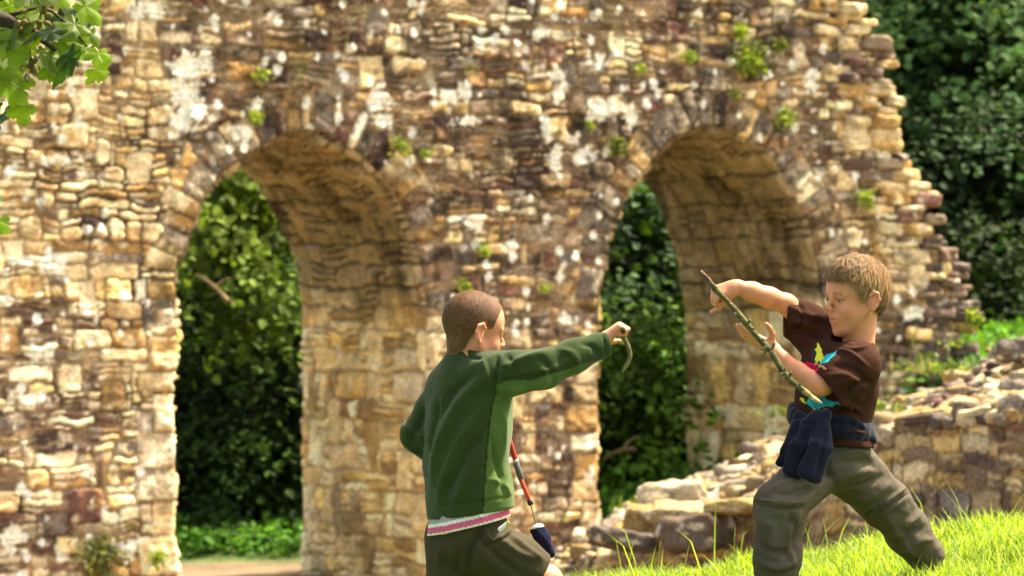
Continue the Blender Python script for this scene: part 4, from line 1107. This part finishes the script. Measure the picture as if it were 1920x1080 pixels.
# ------------------------------------------------------------------ boy in the green jacket
def boy_green():
    H = Head(B(890, 622, 0), (.94, .34, -.17), roll=0.0); H.gaze = 0
    p0 = B(885, 990); root_loc = np.array((p0[0], p0[1], float(gz(p0[0], p0[1]))))
    # body
    S_ = SDF(); H.into(S_, H.face(SDF()))
    neck = B(876, 690, 0)
    S_.cap(H.wt(0, -.022, -.045), neck, .045, .046, k=.03)
    rs, re, rw = B(925, 705, -.09), B(1035, 684, -.14), B(1134, 640, -.11)
    ls, le, lw = B(828, 738, .11), B(784, 822, .10), B(896, 868, .22)
    S_.tub(neck, B(880, 800), (.57, -.82, 0), (.06, .05), (.11, .075), k=.03); S_.tub(B(880, 800), B(884, 970), (.57, -.82, 0), (.10, .07), (.09, .065), k=.02)
    S_.chain([neck, rs], [.04, .04]); S_.chain([neck, ls], [.04, .04]); S_.chain([rs, re, rw], [.038, .032, .021]); S_.chain([ls, le, lw], [.032, .024, .020])
    hand(S_, B(1131, 637, -.11), (.75, .05, .66), (-.66, -.08, .75), 1, .86, (1.0, 1.0, 1.0, 1.0), (1.45, .3))
    hand(S_, lw, (.75, .0, .25), (.2, .9, .2), -1, .85, (.95, .95, 1, 1), (.4, .8))
    rh, rk, ra = B(905, 1005, -.04), B(1018, 1094, .03), B(1000, 1345, .08)
    lh, lk, la = B(858, 1005, .06), B(850, 1160, .0), B(790, 1350, -.05)
    S_.chain([rh, rk, ra], [.050, .045, .03], k=.01); S_.chain([lh, lk, la], [.050, .042, .03], k=.01); S_.ell(rk+[.012, -.01, .006], (.044, .044, .044), k=.02)
    S_.ell((rk+ra)/2+[-.02, 0, .05], (.045, .045, .08), k=.03)
    V, F = S_.mesh(.0030); V = relax(V, F, 1, .35); C = H.colour(V); V = V-root_loc
    body = link('person', mesh_np('person', V, F, C), M_SKIN); body.location = root_loc
    tag(body, 'boy with cropped hair in a green fleece and shorts, one fist stretched out', 'person')
    # hair: close crop
    def reg(P, e=0):
        y, z, x = P[:, 1], P[:, 2], np.abs(P[:, 0])
        line = np.interp(y, [-.12, -.07, -.045, -.030, -.012, .000, .012, .030, .040, .052, .075], [-.084, -.078, -.058, -.012, .022, .028, .012, .010, .040, .062, .078])
        return z > line+e
    hq = SDF(); H.skull(hq, .0035); hq.ell(H.w(0, -.034, -.024), (.049, .040, .058), H.M, k=.03); hq.cap(H.w(0, -.022, -.05), H.w(0, -.020, -.105), .047, .045, k=.03); hs = H.into(SDF(), hq)
    V, F = hs.mesh(.0030); V = relax(V, F, 1); L = H.loc(V); keep = reg(L, .002*vn(L[:, 0]*300, L[:, 1]*300, L[:, 2]*300)); F = F[keep[F].all(1)]
    L[:, :] = L; tex = fbm(L[:, 0]*60, L[:, 1]*160, L[:, 2]*60, 3)
    thin = np.clip((L[:, 1]-.02)/.05, 0, 1)*.2
    C = np.array((.105, .052, .024))*(1+.3*tex)[:, None]; C = C*(1-thin[:, None])+SKIN*.6*thin[:, None]; nb = (~reg(L, .007)).astype(float)[:, None]*.45; C = C*(1-nb)+SKIN*.55*nb; C = C*(1+.5*np.clip(fbm(L[:, 0]*25, L[:, 1]*25, L[:, 2]*25, 31), -1, 1))[:, None]
    mb = MB(); mb.add(V-root_loc, F, None, C)
    rg = np.random.default_rng(1); tmp = MB()
    strands(tmp, H, 16000, .008, .0005, (.15, .078, .036), rg, lambda P: reg(P, .004), lambda P: np.stack([P[:, 0]*0, .5+0*P[:, 0], -.7-0*P[:, 0]], -1)*np.where(P[:, 2:3] > .05, [[0, 1, .1]], [[0, -.3, 1.0]]), .35, .002)
    mb.add(tmp.V[0]-root_loc, tmp.Q[0], None, tmp.C[0]); mb.build('hair', M_HAIR, body)
    # jacket
    J = SDF(); lat = (.57, -.82, 0)
    pts = [(883, 985, .150, .100), (880, 930, .138, .096), (872, 870, .132, .094), (879, 800, .134, .096), (881, 750, .134, .094), (880, 712, .112, .076), (876, 682, .060, .056)]
    for a, b in zip(pts[:-1], pts[1:]): J.tub(B(a[0], a[1]), B(b[0], b[1]), lat, a[2:], b[2:], k=.03)
    J.chain([B(905, 708, -.07), B(965, 700, -.12), B(1020, 692, -.14), B(1075, 668, -.135), B(1146, 641, -.11)], [.052, .054, .050, .040, .0325], k=.03)
    J.chain([B(838, 735, .08), B(815, 765, .11), B(783, 815, .10), B(830, 862, .16), B(890, 872, .21)], [.050, .046, .043, .042, .036], k=.028)
    J.chain([neck+[0, 0, -.02], B(925, 700, -.06)], [.045, .055], k=.04); J.chain([neck+[0, 0, -.02], B(845, 725, .05)], [.045, .055], k=.04)
    J.tub(B(880, 700), B(878, 648), lat, (.064, .060), (.055, .055), k=.008)
    J.cap(B(879, 672), B(878, 620), .0475, .0475, k=.002, op='d'); J.cut(B(877, 651), (.22, 0, 1), .085, .09, .003)
    hc = B(881, 964); hn = np.array((-.14, .06, -1.)); hn2 = np.array((.14, 0, -.985))
    J.half(B(881, 963), (.17, .0, -1), .004)
    J.half(B(1143, 642, -.11), (.97, .05, .20), .004)
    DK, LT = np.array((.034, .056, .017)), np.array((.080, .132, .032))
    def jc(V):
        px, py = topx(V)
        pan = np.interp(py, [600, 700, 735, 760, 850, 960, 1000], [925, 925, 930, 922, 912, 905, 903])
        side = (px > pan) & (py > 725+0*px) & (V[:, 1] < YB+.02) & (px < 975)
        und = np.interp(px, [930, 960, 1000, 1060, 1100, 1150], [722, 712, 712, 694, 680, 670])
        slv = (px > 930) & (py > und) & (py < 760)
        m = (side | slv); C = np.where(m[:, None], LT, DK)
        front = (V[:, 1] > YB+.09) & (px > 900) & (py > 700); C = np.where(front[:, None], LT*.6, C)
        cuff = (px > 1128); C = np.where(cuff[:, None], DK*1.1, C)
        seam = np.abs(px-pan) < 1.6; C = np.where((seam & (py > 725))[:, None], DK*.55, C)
        return C
    fl = [([(905, 712), (860, 760), (822, 840), (808, 930)], .016, .007), ([(925, 745), (880, 800), (840, 880), (820, 950)], .014, .006), ([(912, 830), (880, 890), (850, 950)], .014, .005),
          ([(890, 700), (850, 735), (820, 790)], .012, -.006), ([(918, 790), (870, 860), (835, 930)], .010, -.005), ([(905, 880), (880, 920), (865, 955)], .012, -.004),
          ([(932, 665), (930, 700), (925, 735)], .007, -.006), ([(905, 672), (915, 700), (930, 735)], .006, .004),
          ([(940, 690), (985, 672), (1030, 660)], .010, .005), ([(935, 715), (980, 715), (1020, 700)], .011, -.006), ([(950, 735), (1000, 725), (1050, 700)], .009, .005), ([(1010, 670), (1030, 690), (1035, 715)], .009, -.004),
          ([(1050, 655), (1075, 665), (1085, 690)], .009, .003), ([(1090, 645), (1110, 650), (1120, 668)], .007, -.003), ([(945, 660), (965, 690), (960, 715)], .010, -.004), ([(1000, 700), (1040, 690), (1070, 672)], .008, .004),
          ([(935, 760), (945, 800), (945, 860)], .010, .004), ([(925, 840), (935, 880), (945, 925)], .008, -.005), ([(915, 900), (940, 905), (960, 930)], .009, .004), ([(912, 800), (925, 840), (930, 880)], .008, -.003),
          ([(795, 760), (785, 800), (768, 830)], .010, -.005), ([(760, 800), (790, 820), (812, 825)], .010, .005), ([(765, 835), (790, 850), (808, 875)], .010, -.004), ([(772, 850), (795, 880), (800, 900)], .008, .004),
          ([(820, 745), (812, 790), (806, 850)], .007, -.008), ([(796, 948), (870, 945), (962, 930)], .004, -.0025), ([(870, 655), (880, 668), (905, 672)], .006, -.004), ([(1128, 622), (1134, 645), (1136, 668)], .003, -.002)]
    def dj(V): return .0050*fbm(V[:, 0]*14, V[:, 1]*14, V[:, 2]*9, 5)
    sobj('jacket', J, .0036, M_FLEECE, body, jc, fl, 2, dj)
    # striped shirt hem showing below
    T_ = SDF(); T_.tub(B(883, 1040), B(880, 930), lat, (.158, .114), (.124, .084), k=.01)
    nn = np.array((-.145, .05, -1)); nn2 = np.array((.26, .0, -1)); nn2 /= np.linalg.norm(nn2); cc = B(883, 985)
    T_.half(cc, nn2, .003); T_.half(B(880, 935), (0, 0, 1), .002)
    def tc(V):
        d = -((V-cc)@nn2)
        C = np.where((d < .006)[:, None], (.85, .80, .74), np.where((d < .0215)[:, None], (.62, .12, .22), np.where((d < .030)[:, None], (.85, .80, .74), (.34, .36, .36)))); return C
    sobj('striped_shirt', T_, .003, M_COTTON, body, tc, [([(830, 960), (835, 985), (830, 1005)], .01, .003), ([(900, 955), (905, 975)], .01, .003)], 1)
    # shorts
    P_ = SDF(); P_.tub(B(882, 1010), B(881, 955), lat, (.128, .092), (.118, .082), k=.025)
    P_.chain([B(905, 1028, -.035), B(962, 1056, -.01), B(1012, 1088, .03)], [.080, .078, .072], k=.025)
    P_.chain([B(856, 1010, .06), B(850, 1110, .03)], [.085, .072], k=.035)
    P_.half(B(1000, 1080, .02), np.array((.74, .25, -.62)), .004)
    P_.half(B(850, 1112, .03), (-.1, 0, -1), .004)
    OL = np.array((.050, .043, .022))
    fs = [([(905, 990), (880, 1030), (878, 1080)], .010, -.008), ([(925, 1000), (970, 1035), (1010, 1050)], .010, .004), ([(900, 1010), (940, 1050), (980, 1078)], .012, -.005), ([(955, 1000), (990, 1030), (1020, 1050)], .008, .004), ([(830, 1020), (825, 1060), (835, 1090)], .012, .005), ([(860, 1030), (855, 1080)], .010, -.005),
          ([(905, 978), (922, 1013), (962, 990)], .004, .0035), ([(895, 985), (912, 1022), (965, 1000)], .003, -.003)]
    sobj('shorts', P_, .0045, M_NYLON, body, lambda V: np.broadcast_to(OL, V.shape)*(1+.5*sst(.62, .75, fbm(V[:, 0]*28, V[:, 1]*28, V[:, 2]*28, 8))[:, None]*np.array((1.5, 1.1, .5))), fs, 2)
    # small white woven tag on the pocket flap
    tg = SDF(); a, b = B(936, 994, -.168), B(954, 980, -.160); tg.tub(a, b, (.5, .0, .8), (.0075, .003), (.0075, .003), k=.002)
    sobj('clothing_tag', tg, .0015, M_COTTON, body, lambda V: np.where((topx(V)[0] > 949)[:, None], (.7, .45, .12), (.75, .75, .78)))
    M_SHOE = mat('shoe_rubber', .7)
    shoe(body, ra, (.9, .3, 0), M_SHOE); shoe(body, la, (.9, .2, 0), M_SHOE)
boy_green()

# ------------------------------------------------------------------ boy in the brown T-shirt
def boy_brown():
    H = Head(B(1603, 559, 0), (-.91, -.42, -.06), roll=-.04); H.gaze = -.6
    p0 = B(1560, 870); root_loc = np.array((p0[0], p0[1], float(gz(p0[0], p0[1]))))
    f = np.array((-.75, -.66, 0)); lat = (.66, -.75, 0)
    S_ = SDF(); H.into(S_, H.face(SDF()))
    neck = B(1608, 668, .01)
    S_.cap(H.wt(0, -.022, -.045), neck, .041, .043, k=.028)
    rs, re, rw = B(1508, 603, .08), B(1440, 565, .04), B(1378, 538, .01)
    ls, le, lw = B(1606, 680, -.10), B(1540, 722, -.125), B(1447, 652, .0)
    S_.tub(neck, B(1574, 740), lat, (.042, .040), (.088, .060), k=.01); S_.tub(B(1570, 740), B(1566, 850), lat, (.088, .062), (.07, .055), k=.02)
    S_.chain([B(1592, 705, .03), rs], [.022, .030], k=.004); S_.chain([B(1592, 700, -.01), ls], [.034, .034], k=.006)
    S_.chain([rs, B(1475, 570, .06), B(1442, 558, .04), B(1410, 547, .025), rw], [.033, .0245, .0255, .0235, .0165], k=.02)
    S_.chain([ls, B(1572, 705, -.115), le, B(1495, 697, -.07), lw], [.036, .029, .027, .0232, .0165], k=.02)
    # far hand closes over the stick
    hand(S_, rw, (-.86, -.10, -.28), (-.22, -.72, .62), 1, .86, (1.02, 1.05, 1.1, 1.15), (.25, .9))
    # near hand open, palm up behind the stick
    hand(S_, lw, (-.90, .0, .44), (-.25, -.55, -.8), -1, .84, (.10, .10, .12, .12), (1.25, -.5), .0)
    rh, rk, ra = B(1540, 872, .0), B(1462, 950, -.15), B(1452, 1165, -.12)
    lh, lk, la = B(1587, 872, .02), B(1662, 946, .155), B(1742, 1046, .33)
    S_.chain([rh, rk, ra], [.055, .042, .03], k=.01); S_.chain([lh, lk, la], [.055, .042, .03], k=.01)
    V, F = S_.mesh(.0027); V = relax(V, F, 1, .35); C = H.colour(V)
    px, py = topx(V); kn = sst(1352, 1338, px)*(py < 600)*.4; C = C*(1-kn[:, None])+np.array((.70, .33, .24))*kn[:, None]
    body = link('person', mesh_np('person', V-root_loc, F, C), M_SKIN); body.location = root_loc
    tag(body, 'fair-haired boy in a brown T-shirt and grey trousers, lunging and holding a long mossy stick', 'person')
    # hair
    def reg(P, e=0):
        y, z, x = P[:, 1], P[:, 2], np.abs(P[:, 0])
        line = np.interp(y, [-.12, -.075, -.050, -.036, -.020, -.004, .006, .020, .030, .044, .066, .09], [-.058, -.050, -.040, -.004, .026, .028, -.002, .010, .036, .044, .048, .052])
        return z > line+e
    hq = SDF(); H.skull(hq, .0050); hq.ell(H.w(0, .0, .052), (.068, .092, .066), H.M, k=.02); hq.ell(H.w(0, -.046, -.006), (.056, .050, .056), H.M, k=.03); hs = H.into(SDF(), hq)
    V, F = hs.mesh(.003); V = relax(V, F, 1); L = H.loc(V); N = vnormals(V, F)
    st = np.sin(L[:, 0]*210+6*vn(L[:, 0]*30, L[:, 1]*30, L[:, 2]*30, 4)+L[:, 1]*60); cl = fbm(L[:, 0]*70, L[:, 1]*28, L[:, 2]*28, 5)
    V = V+N*(.0040*cl+.0012*st)[:, None]; keep = reg(L, .006*vn(L[:, 0]*110, L[:, 1]*110, L[:, 2]*40)); F = F[keep[F].all(1)]
    C = np.array((.15, .085, .035))*(1+.5*cl+.2*st)[:, None]
    dkn = sst(.02, -.05, L[:, 2])*.35; C = C*(1-dkn[:, None])
    mb = MB(); mb.add(V-root_loc, F, None, C)
    rg = np.random.default_rng(2); tmp = MB()
    def comb(P):
        d = P-np.array((.012, -.045, .112)); d = d/(np.linalg.norm(d, axis=1)[:, None]+1e-6)
        fr = sst(-.02, .06, P[:, 1])[:, None]; return d*(1-.55*fr)+np.array((-.75, .25, 0))*fr*.8+.25*np.stack([vn(P[:, 0]*60, P[:, 1]*60, P[:, 2]*60, 7), vn(P[:, 0]*60, P[:, 1]*60, P[:, 2]*60, 8), 0*P[:, 0]], -1)
    strands(tmp, H, 17000, .026, .00065, (.34, .21, .09), rg, lambda P: reg(P, .007), comb, .26, .006, .05)
    strands(tmp, H, 350, .015, .0010, (.42, .28, .13), rg, lambda P: reg(P, -.002) & ~reg(P, .014), comb, .12, .006, .15)
    for v, q, c in zip(tmp.V, tmp.Q, tmp.C): mb.add(v-root_loc, q-q.min(), None, c)
    mb.build('hair', M_HAIR, body)
    # T-shirt
    J = SDF()
    pts = [(1569, 852, .110, .094), (1562, 790, .100, .084), (1566, 745, .110, .088), (1574, 706, .114, .086), (1582, 682, .100, .070), (1604, 660, .058, .052)]
    for a, b in zip(pts[:-1], pts[1:]): J.tub(B(a[0], a[1]), B(b[0], b[1]), lat, a[2:], b[2:], k=.03)
    J.chain([B(1585, 676, .05), B(1535, 622, .10), B(1502, 602, .085), B(1462, 590, .07)], [.045, .052, .052, .050], k=.03)
    J.cap(B(1582, 695, .0), B(1522, 635, .075), .058, .046, k=.03)
    J.chain([B(1594, 684, -.05), B(1606, 684, -.10), B(1578, 708, -.12), B(1545, 733, -.12)], [.054, .058, .056, .054], k=.03)
    J.cut(B(1472, 592, .07), (-1, 0, .06), .075, .07)
    J.cut(B(1551, 727, -.125), (-.80, -.1, -.60), .063, .05)
    J.cap(B(1462, 590, .07), B(1484, 593, .07), .047, .040, k=.003, op='d'); J.cap(B(1541, 736, -.12), B(1560, 722, -.12), .049, .042, k=.003, op='d')
    J.ell(B(1598, 634, -.01), (.056, .060, .034), k=.004, op='d')
    J.half(B(1566, 833), (-.1, 0, -1), .003)
    BR = np.array((.046, .019, .012))
    def poly(px, py, pts):
        ins = np.zeros(len(px), bool); n = len(pts)
        for i in range(n):
            x0, y0 = pts[i]; x1, y1 = pts[(i+1) % n]
            c = ((y0 > py) != (y1 > py)) & (px < (x1-x0)*(py-y0)/(y1-y0+1e-9)+x0); ins ^= c
        return ins
    def tcol(V):
        px, py = topx(V); C = np.broadcast_to(BR, V.shape).copy(); fr = V[:, 1] < YB+.03
        wx = px+1.5*vn(px*.25, py*.25); wy = py+1.5*vn(px*.25, py*.25, None, 5)
        def put(pts, c):
            m = poly(wx, wy, pts) & fr; C[m] = c
        put([(1524, 655), (1533, 640), (1542, 652), (1545, 668), (1536, 690), (1520, 690)], (.03, .035, .05))
        put([(1528, 656), (1534, 642), (1540, 653), (1541, 662), (1546, 672), (1540, 680), (1535, 676), (1531, 684), (1528, 672), (1532, 664)], (.72, .80, .06))
        put([(1535, 686), (1548, 665), (1570, 658), (1563, 668), (1550, 678)], (.03, .42, .52))
        put([(1518, 685), (1532, 680), (1548, 690), (1548, 693), (1530, 684), (1520, 690)], (.65, .30, .12))
        put([(1504, 694), (1510, 678), (1522, 680), (1534, 690), (1532, 706), (1512, 706)], (.55, .01, .07))
        put([(1512, 756), (1520, 740), (1536, 745), (1540, 740), (1552, 750), (1575, 756), (1560, 762), (1545, 762), (1535, 768), (1522, 764)], (.03, .42, .50))
        put([(1500, 744), (1506, 745), (1512, 757), (1502, 750)], (.65, .60, .08)); put([(1540, 770), (1550, 766), (1548, 773)], (.7, .35, .05)); put([(1524, 766), (1532, 768), (1528, 772)], (.7, .45, .08))
        return C
    fj = [([(1475, 575), (1510, 590), (1545, 600)], .010, .004), ([(1480, 620), (1515, 622), (1545, 640)], .012, -.006), ([(1500, 640), (1530, 640), (1550, 650)], .008, .005), ([(1495, 565), (1505, 590), (1500, 620)], .007, -.003),
          ([(1520, 650), (1540, 700), (1530, 750)], .006, -.0), ([(1545, 655), (1590, 660), (1630, 690)], .007, .004), ([(1560, 685), (1600, 690), (1630, 720)], .009, -.005), ([(1550, 705), (1590, 705), (1625, 730)], .008, .004),
          ([(1585, 745), (1600, 725), (1630, 715)], .007, -.006), ([(1575, 750), (1600, 755), (1620, 740)], .008, .005), ([(1540, 765), (1580, 755), (1610, 768)], .006, .006), ([(1545, 780), (1590, 770), (1612, 780)], .006, -.005),
          ([(1560, 815), (1590, 808), (1625, 812)], .006, .006), ([(1560, 824), (1595, 820), (1628, 825)], .005, -.004), ([(1572, 645), (1600, 655), (1632, 648)], .004, .003), ([(1555, 590), (1570, 625), (1600, 648)], .006, .002),
          ([(1477, 565), (1476, 595), (1476, 628)], .003, -.002), ([(1531, 700), (1550, 728), (1572, 752)], .003, .0015), ([(1562, 725), (1580, 715), (1610, 712)], .006, .003), ([(1480, 600), (1510, 608), (1540, 625)], .008, .004)]
    sobj('t_shirt', J, .0030, M_COTTON, body, tcol, fj, 2, lambda V: .0035*fbm(V[:, 0]*16, V[:, 1]*16, V[:, 2]*16, 15))
    # jumper tied round the waist
    K = SDF()
    ring = []; c0 = B(1556, 795)
    for i in range(25):
        a = i/24*2*math.pi; v = np.array(lat)*math.cos(a)*.108+f*math.sin(a)*.092; hgt = -.020*math.cos(a)+.006*math.sin(a*3)
        ring.append(c0+v+np.array((0, 0, hgt+.006)))
    for i in range(24): K.tub(ring[i], ring[i+1], (0, 0, 1), (.024, .013), (.024, .013), k=.012)
    for i in range(24): K.cap(ring[i]+[0, 0, .014], ring[i+1]+[0, 0, .014], .0095, .0095, k=.008)
    kn = B(1532, 785, -.155)
    K.ell(kn, (.026, .022, .024), k=.012)
    K.cap(kn+[.024, 0, .010], kn+[-.026, -.004, -.014], .016, .017, k=.005)
    wide = np.array((.95, .3, .25))
    K.tub(B(1503, 800, -.11), B(1485, 850, -.13), wide, (.030, .018), (.034, .017), k=.010); K.tub(B(1480, 845, -.13), B(1462, 868, -.13), wide, (.020, .014), (.012, .010), k=.010)
    K.tub(B(1510, 825, -.13), B(1496, 890, -.15), wide, (.034, .018), (.042, .015), k=.008)
    K.tub(kn+[-.010, 0, -.012], B(1506, 838, -.170), wide, (.024, .015), (.030, .014), k=.012); K.tub(B(1506, 838, -.170), B(1486, 888, -.18), wide, (.030, .014), (.030, .013), k=.012)
    K.tub(kn+[.012, -.006, -.012], B(1540, 838, -.195), wide, (.024, .014), (.034, .014), k=.010); K.tub(B(1540, 838, -.195), B(1517, 893, -.205), wide, (.034, .015), (.037, .014), k=.006)
    K.tub(B(1612, 790, -.04), B(1634, 822, -.02), (.7, 0, .7), (.019, .022), (.014, .03), k=.015)
    NV = np.array((.010, .012, .028))
    fk = [([(1525, 795), (1502, 835), (1490, 890)], .005, -.0022), ([(1548, 800), (1540, 850), (1530, 895)], .006, -.0022), ([(1560, 785), (1590, 782), (1625, 800)], .006, .002), ([(1555, 795), (1590, 795), (1625, 810)], .005, -.002), ([(1490, 785), (1510, 795), (1525, 790)], .006, -.002), ([(1488, 820), (1475, 860), (1465, 880)], .005, .0025)]
    K.half(B(1500, 899), (-.18, 0, -1), .003)
    sobj('tied_jumper', K, .0032, M_FLEECE, body, lambda V: NV*(1+.25*fbm(V[:, 0]*20, V[:, 1]*20, V[:, 2]*20, 4)[:, None]), fk, 1, lambda V: .002*fbm(V[:, 0]*30, V[:, 1]*30, V[:, 2]*30, 25))
    # trousers
    P_ = SDF(); P_.tub(B(1560, 862), B(1572, 822), lat, (.098, .084), (.088, .074), k=.025)
    P_.tub(B(1540, 870, .0), B(1464, 945, -.15), (.7, 0, .7), (.078, .074), (.065, .064), k=.025)
    P_.chain([B(1463, 945, -.15), B(1458, 1040, -.14), B(1454, 1165, -.12)], [.066, .060, .056], k=.025)
    P_.tub(B(1582, 868, .02), B(1660, 944, .15), (.7, 0, .7), (.080, .075), (.066, .064), k=.025)
    P_.chain([B(1662, 944, .15), B(1700, 995, .24), B(1742, 1048, .33)], [.066, .058, .050], k=.025)
    P_.half(B(1453, 1160, -.12), (0, 0, -1), .004); P_.half(B(1745, 1050, .34), (.5, .4, -.7), .004)
    GR = np.array((.090, .076, .056))
    def seamd(px, py, a, b):
        a = np.array(a, float); b = np.array(b, float); ab = b-a; q = np.stack([px, py], -1)-a; t = np.clip(q@ab/(ab@ab), 0, 1); return np.linalg.norm(q-t[:, None]*ab, axis=1)
    def pc(V):
        px, py = topx(V); C = np.broadcast_to(GR, V.shape).copy()
        C[(py > 985) & (px < 1540)] *= .85
        dirt = sst(.2, .7, fbm(V[:, 0]*9, V[:, 1]*9, V[:, 2]*9, 44))*sst(960, 1060, py)*.35; C = C*(1-dirt[:, None])
        d = np.minimum(seamd(px, py, (1416, 938), (1505, 945)), seamd(px, py, (1622, 965), (1704, 915))); C[d < 2.0] *= .5; return C
    fp = [([(1416, 936), (1460, 944), (1508, 944)], .0045, .0045), ([(1416, 946), (1460, 954), (1505, 954)], .0035, -.0045), ([(1620, 962), (1660, 940), (1702, 912)], .0045, .0045), ([(1626, 972), (1666, 950), (1706, 924)], .0035, -.0045),
          ([(1560, 905), (1590, 890), (1640, 880)], .012, .005), ([(1562, 900), (1550, 880), (1545, 850)], .009, -.008), ([(1575, 925), (1610, 915), (1660, 890)], .010, -.005), ([(1580, 850), (1610, 845), (1640, 860)], .009, .004), ([(1570, 870), (1605, 865), (1650, 880)], .009, -.004),
          ([(1600, 940), (1635, 930), (1670, 905)], .010, .004), ([(1545, 900), (1515, 930), (1495, 940)], .012, .005), ([(1530, 910), (1490, 925), (1450, 925)], .010, -.005), ([(1500, 890), (1470, 905), (1440, 925)], .009, .004),
          ([(1640, 985), (1670, 970), (1700, 945)], .010, -.005), ([(1660, 1005), (1690, 985), (1725, 965)], .010, .006), ([(1680, 1020), (1705, 1000), (1735, 990)], .009, -.006), ([(1690, 1035), (1720, 1015), (1750, 1010)], .009, .006), ([(1660, 970), (1690, 1010), (1710, 1040)], .010, .005),
          ([(1430, 965), (1450, 1000), (1440, 1050)], .012, .006), ([(1480, 960), (1490, 1000), (1470, 1050)], .010, -.006), ([(1500, 960), (1480, 1010), (1488, 1060)], .008, .005), ([(1420, 1010), (1450, 1035), (1490, 1030)], .010, -.006), ([(1420, 1050), (1455, 1065), (1490, 1055)], .010, .006), ([(1555, 835), (1590, 832), (1622, 838)], .004, -.004)]
    sobj('trousers', P_, .0040, M_NYLON, body, pc, fp, 2, lambda V: .005*fbm(V[:, 0]*15, V[:, 1]*15, V[:, 2]*9, 35)+.0022*vn(V[:, 0]*22+V[:, 2]*25, V[:, 1]*22, V[:, 2]*55, 36))
    M_SHOE = mat('shoe_rubber', .7)
    shoe(body, ra, (-.8, -.5, 0), M_SHOE); shoe(body, la, (.3, -.8, 0), M_SHOE)
boy_brown()

# ------------------------------------------------------------------ things the boys hold
def sticks():
    rg = np.random.default_rng(9)
    mb = MB(); o0 = B(1345, 545, -.02)
    ctl = [(1314, 510, .01), (1332, 530, .0), (1352, 552, -.015), (1388, 592, -.05), (1420, 632, -.075), (1448, 662, -.10), (1466, 692, -.125), (1492, 722, -.16), (1520, 742, -.19), (1542, 756, -.205)]
    P = spline([B(*c) for c in ctl], 60)-o0; t = np.linspace(0, 1, 60)
    P = P+np.stack([.0022*vn(t*16, t*0, None, 3), 0*t, .0022*vn(t*16, t*0, None, 4)], -1)
    r = np.interp(t, [0, .1, .3, .6, .8, .93, 1], [.0052, .0068, .0082, .0078, .0078, .0066, .002])*(1+.16*vn(t*22, t*0, None, 5))
    C = np.array((.075, .070, .022))*(1+.5*vn(t*35, t*0, None, 6))[:, None]; C[t < .12] = (.12, .07, .045); C[t > .90] = (.62, .40, .20); C[(t > .84) & (t <= .9)] = (.30, .22, .09)
    tube(mb, P, r, 10, C, .18, 3)
    for k, (a, b) in enumerate((((1437, 648), (1431, 668)), ((1440, 650), (1426, 655)), ((1446, 655), (1452, 642)), ((1400, 606), (1406, 600)), ((1478, 705), (1484, 698)))):
        p = B(*a, -.095)-o0 if k < 3 else B(*a, -.06 if k == 3 else -.14)-o0; q = B(*b, -.10)-o0 if k < 3 else B(*b, -.07 if k == 3 else -.15)-o0
        tube(mb, spline([p, (p+q)/2+[.002, 0, 0], q], 5), np.linspace(.005, .0028, 5), 6, (.13, .13, .045), .3)
    for k in range(70):      # moss and bark flecks
        i = rg.integers(8, 52); a = rg.uniform(0, 6.28); q = P[i]+np.array((math.cos(a), -.5, math.sin(a)))*r[i]*.85
        stone_block(mb, q, rotm(a, 0, a), np.array((.004, .003, .0025))*rg.uniform(.6, 1.3), np.array([(.13, .15, .03), (.20, .18, .07), (.05, .05, .02)][k % 3]), k, 2, .2, .1)
    o = mb.build('stick', M_STICK, smooth=True); o.location = o0; tag(o, 'long crooked moss-green stick with pale broken tip, held by the brown-shirted boy', 'stick')
    mb = MB(); o0 = B(1163, 620, -.12)
    P = spline([B(1168, 617, -.165), B(1169, 622, -.13), B(1170, 633, -.095), B(1178, 650, -.09), B(1181, 668, -.09), B(1175, 684, -.09), B(1166, 698, -.09)], 26)-o0; t = np.linspace(0, 1, 26)
    C = np.array((.14, .125, .06))*(1+.3*vn(t*14, t*0, None, 6))[:, None]; C[:2] = (.10, .055, .03)
    tube(mb, P, np.linspace(.0065, .0058, 26)*np.interp(t, [0, .9, 1], [1, 1, .6]), 10, C, .12, 3)
    o = mb.build('stick', M_STICK); o.location = o0; tag(o, 'short curved brown stick gripped in the outstretched fist of the boy in the green fleece', 'stick')
    # telescopic pole
    d = .16; e = empty('telescopic_pole', B(950, 800, d)); b0 = np.array(e.location)
    tag(e, 'thin red and grey telescopic pole with navy padded end, beside the green-jacketed boy', 'pole')
    def seg(name, a, b, r0, r1, c, m=M_PLASTIC):
        q = MB(); A, Bb = B(*a, d)-b0, B(*b, d)-b0; tube(q, [A, A+(Bb-A)*.04, A+(Bb-A)*.5, A+(Bb-A)*.96, Bb], (r0*.8, r0, (r0+r1)/2, r1, r1*.8), 14, c); return q.build(name, m, e)
    seg('red_tube', (944, 790), (967, 864), .0072, .0072, (.50, .035, .012)); seg('white_ring', (966, 862), (968, 867), .0085, .0085, (.7, .66, .6)); seg('grey_sleeve', (967, 866), (977, 899), .0085, .0085, (.10, .10, .095)); seg('orange_tube', (976, 898), (993, 939), .0066, .0062, (.62, .06, .015))
    seg('black_collar', (992, 937), (996, 947), .0078, .0078, (.015, .015, .017)); seg('thin_shaft', (995, 945), (1006, 986), .0022, .0022, (.26, .19, .12))
    K = SDF(); dd = d; K.tub(B(1007, 992, dd), B(1018, 1012, dd), (1, 0, .5), (.021, .014), (.021, .016), k=.01); K.tub(B(1018, 1012, dd), B(1032, 1038, dd), (1, 0, .5), (.019, .015), (.013, .013), k=.01); K.cap(B(1010, 1000, dd-.01), B(1026, 1020, dd-.012), .010, .009, k=.006)
    sobj('padded_end', K, .002, M_COTTON, e, lambda V: np.where((V[:, 2] > B(0, 990, dd)[2]+.25*(V[:, 0]-B(1005, 0, dd)[0]))[:, None], (.7, .68, .62), (.012, .014, .045)))
sticks()
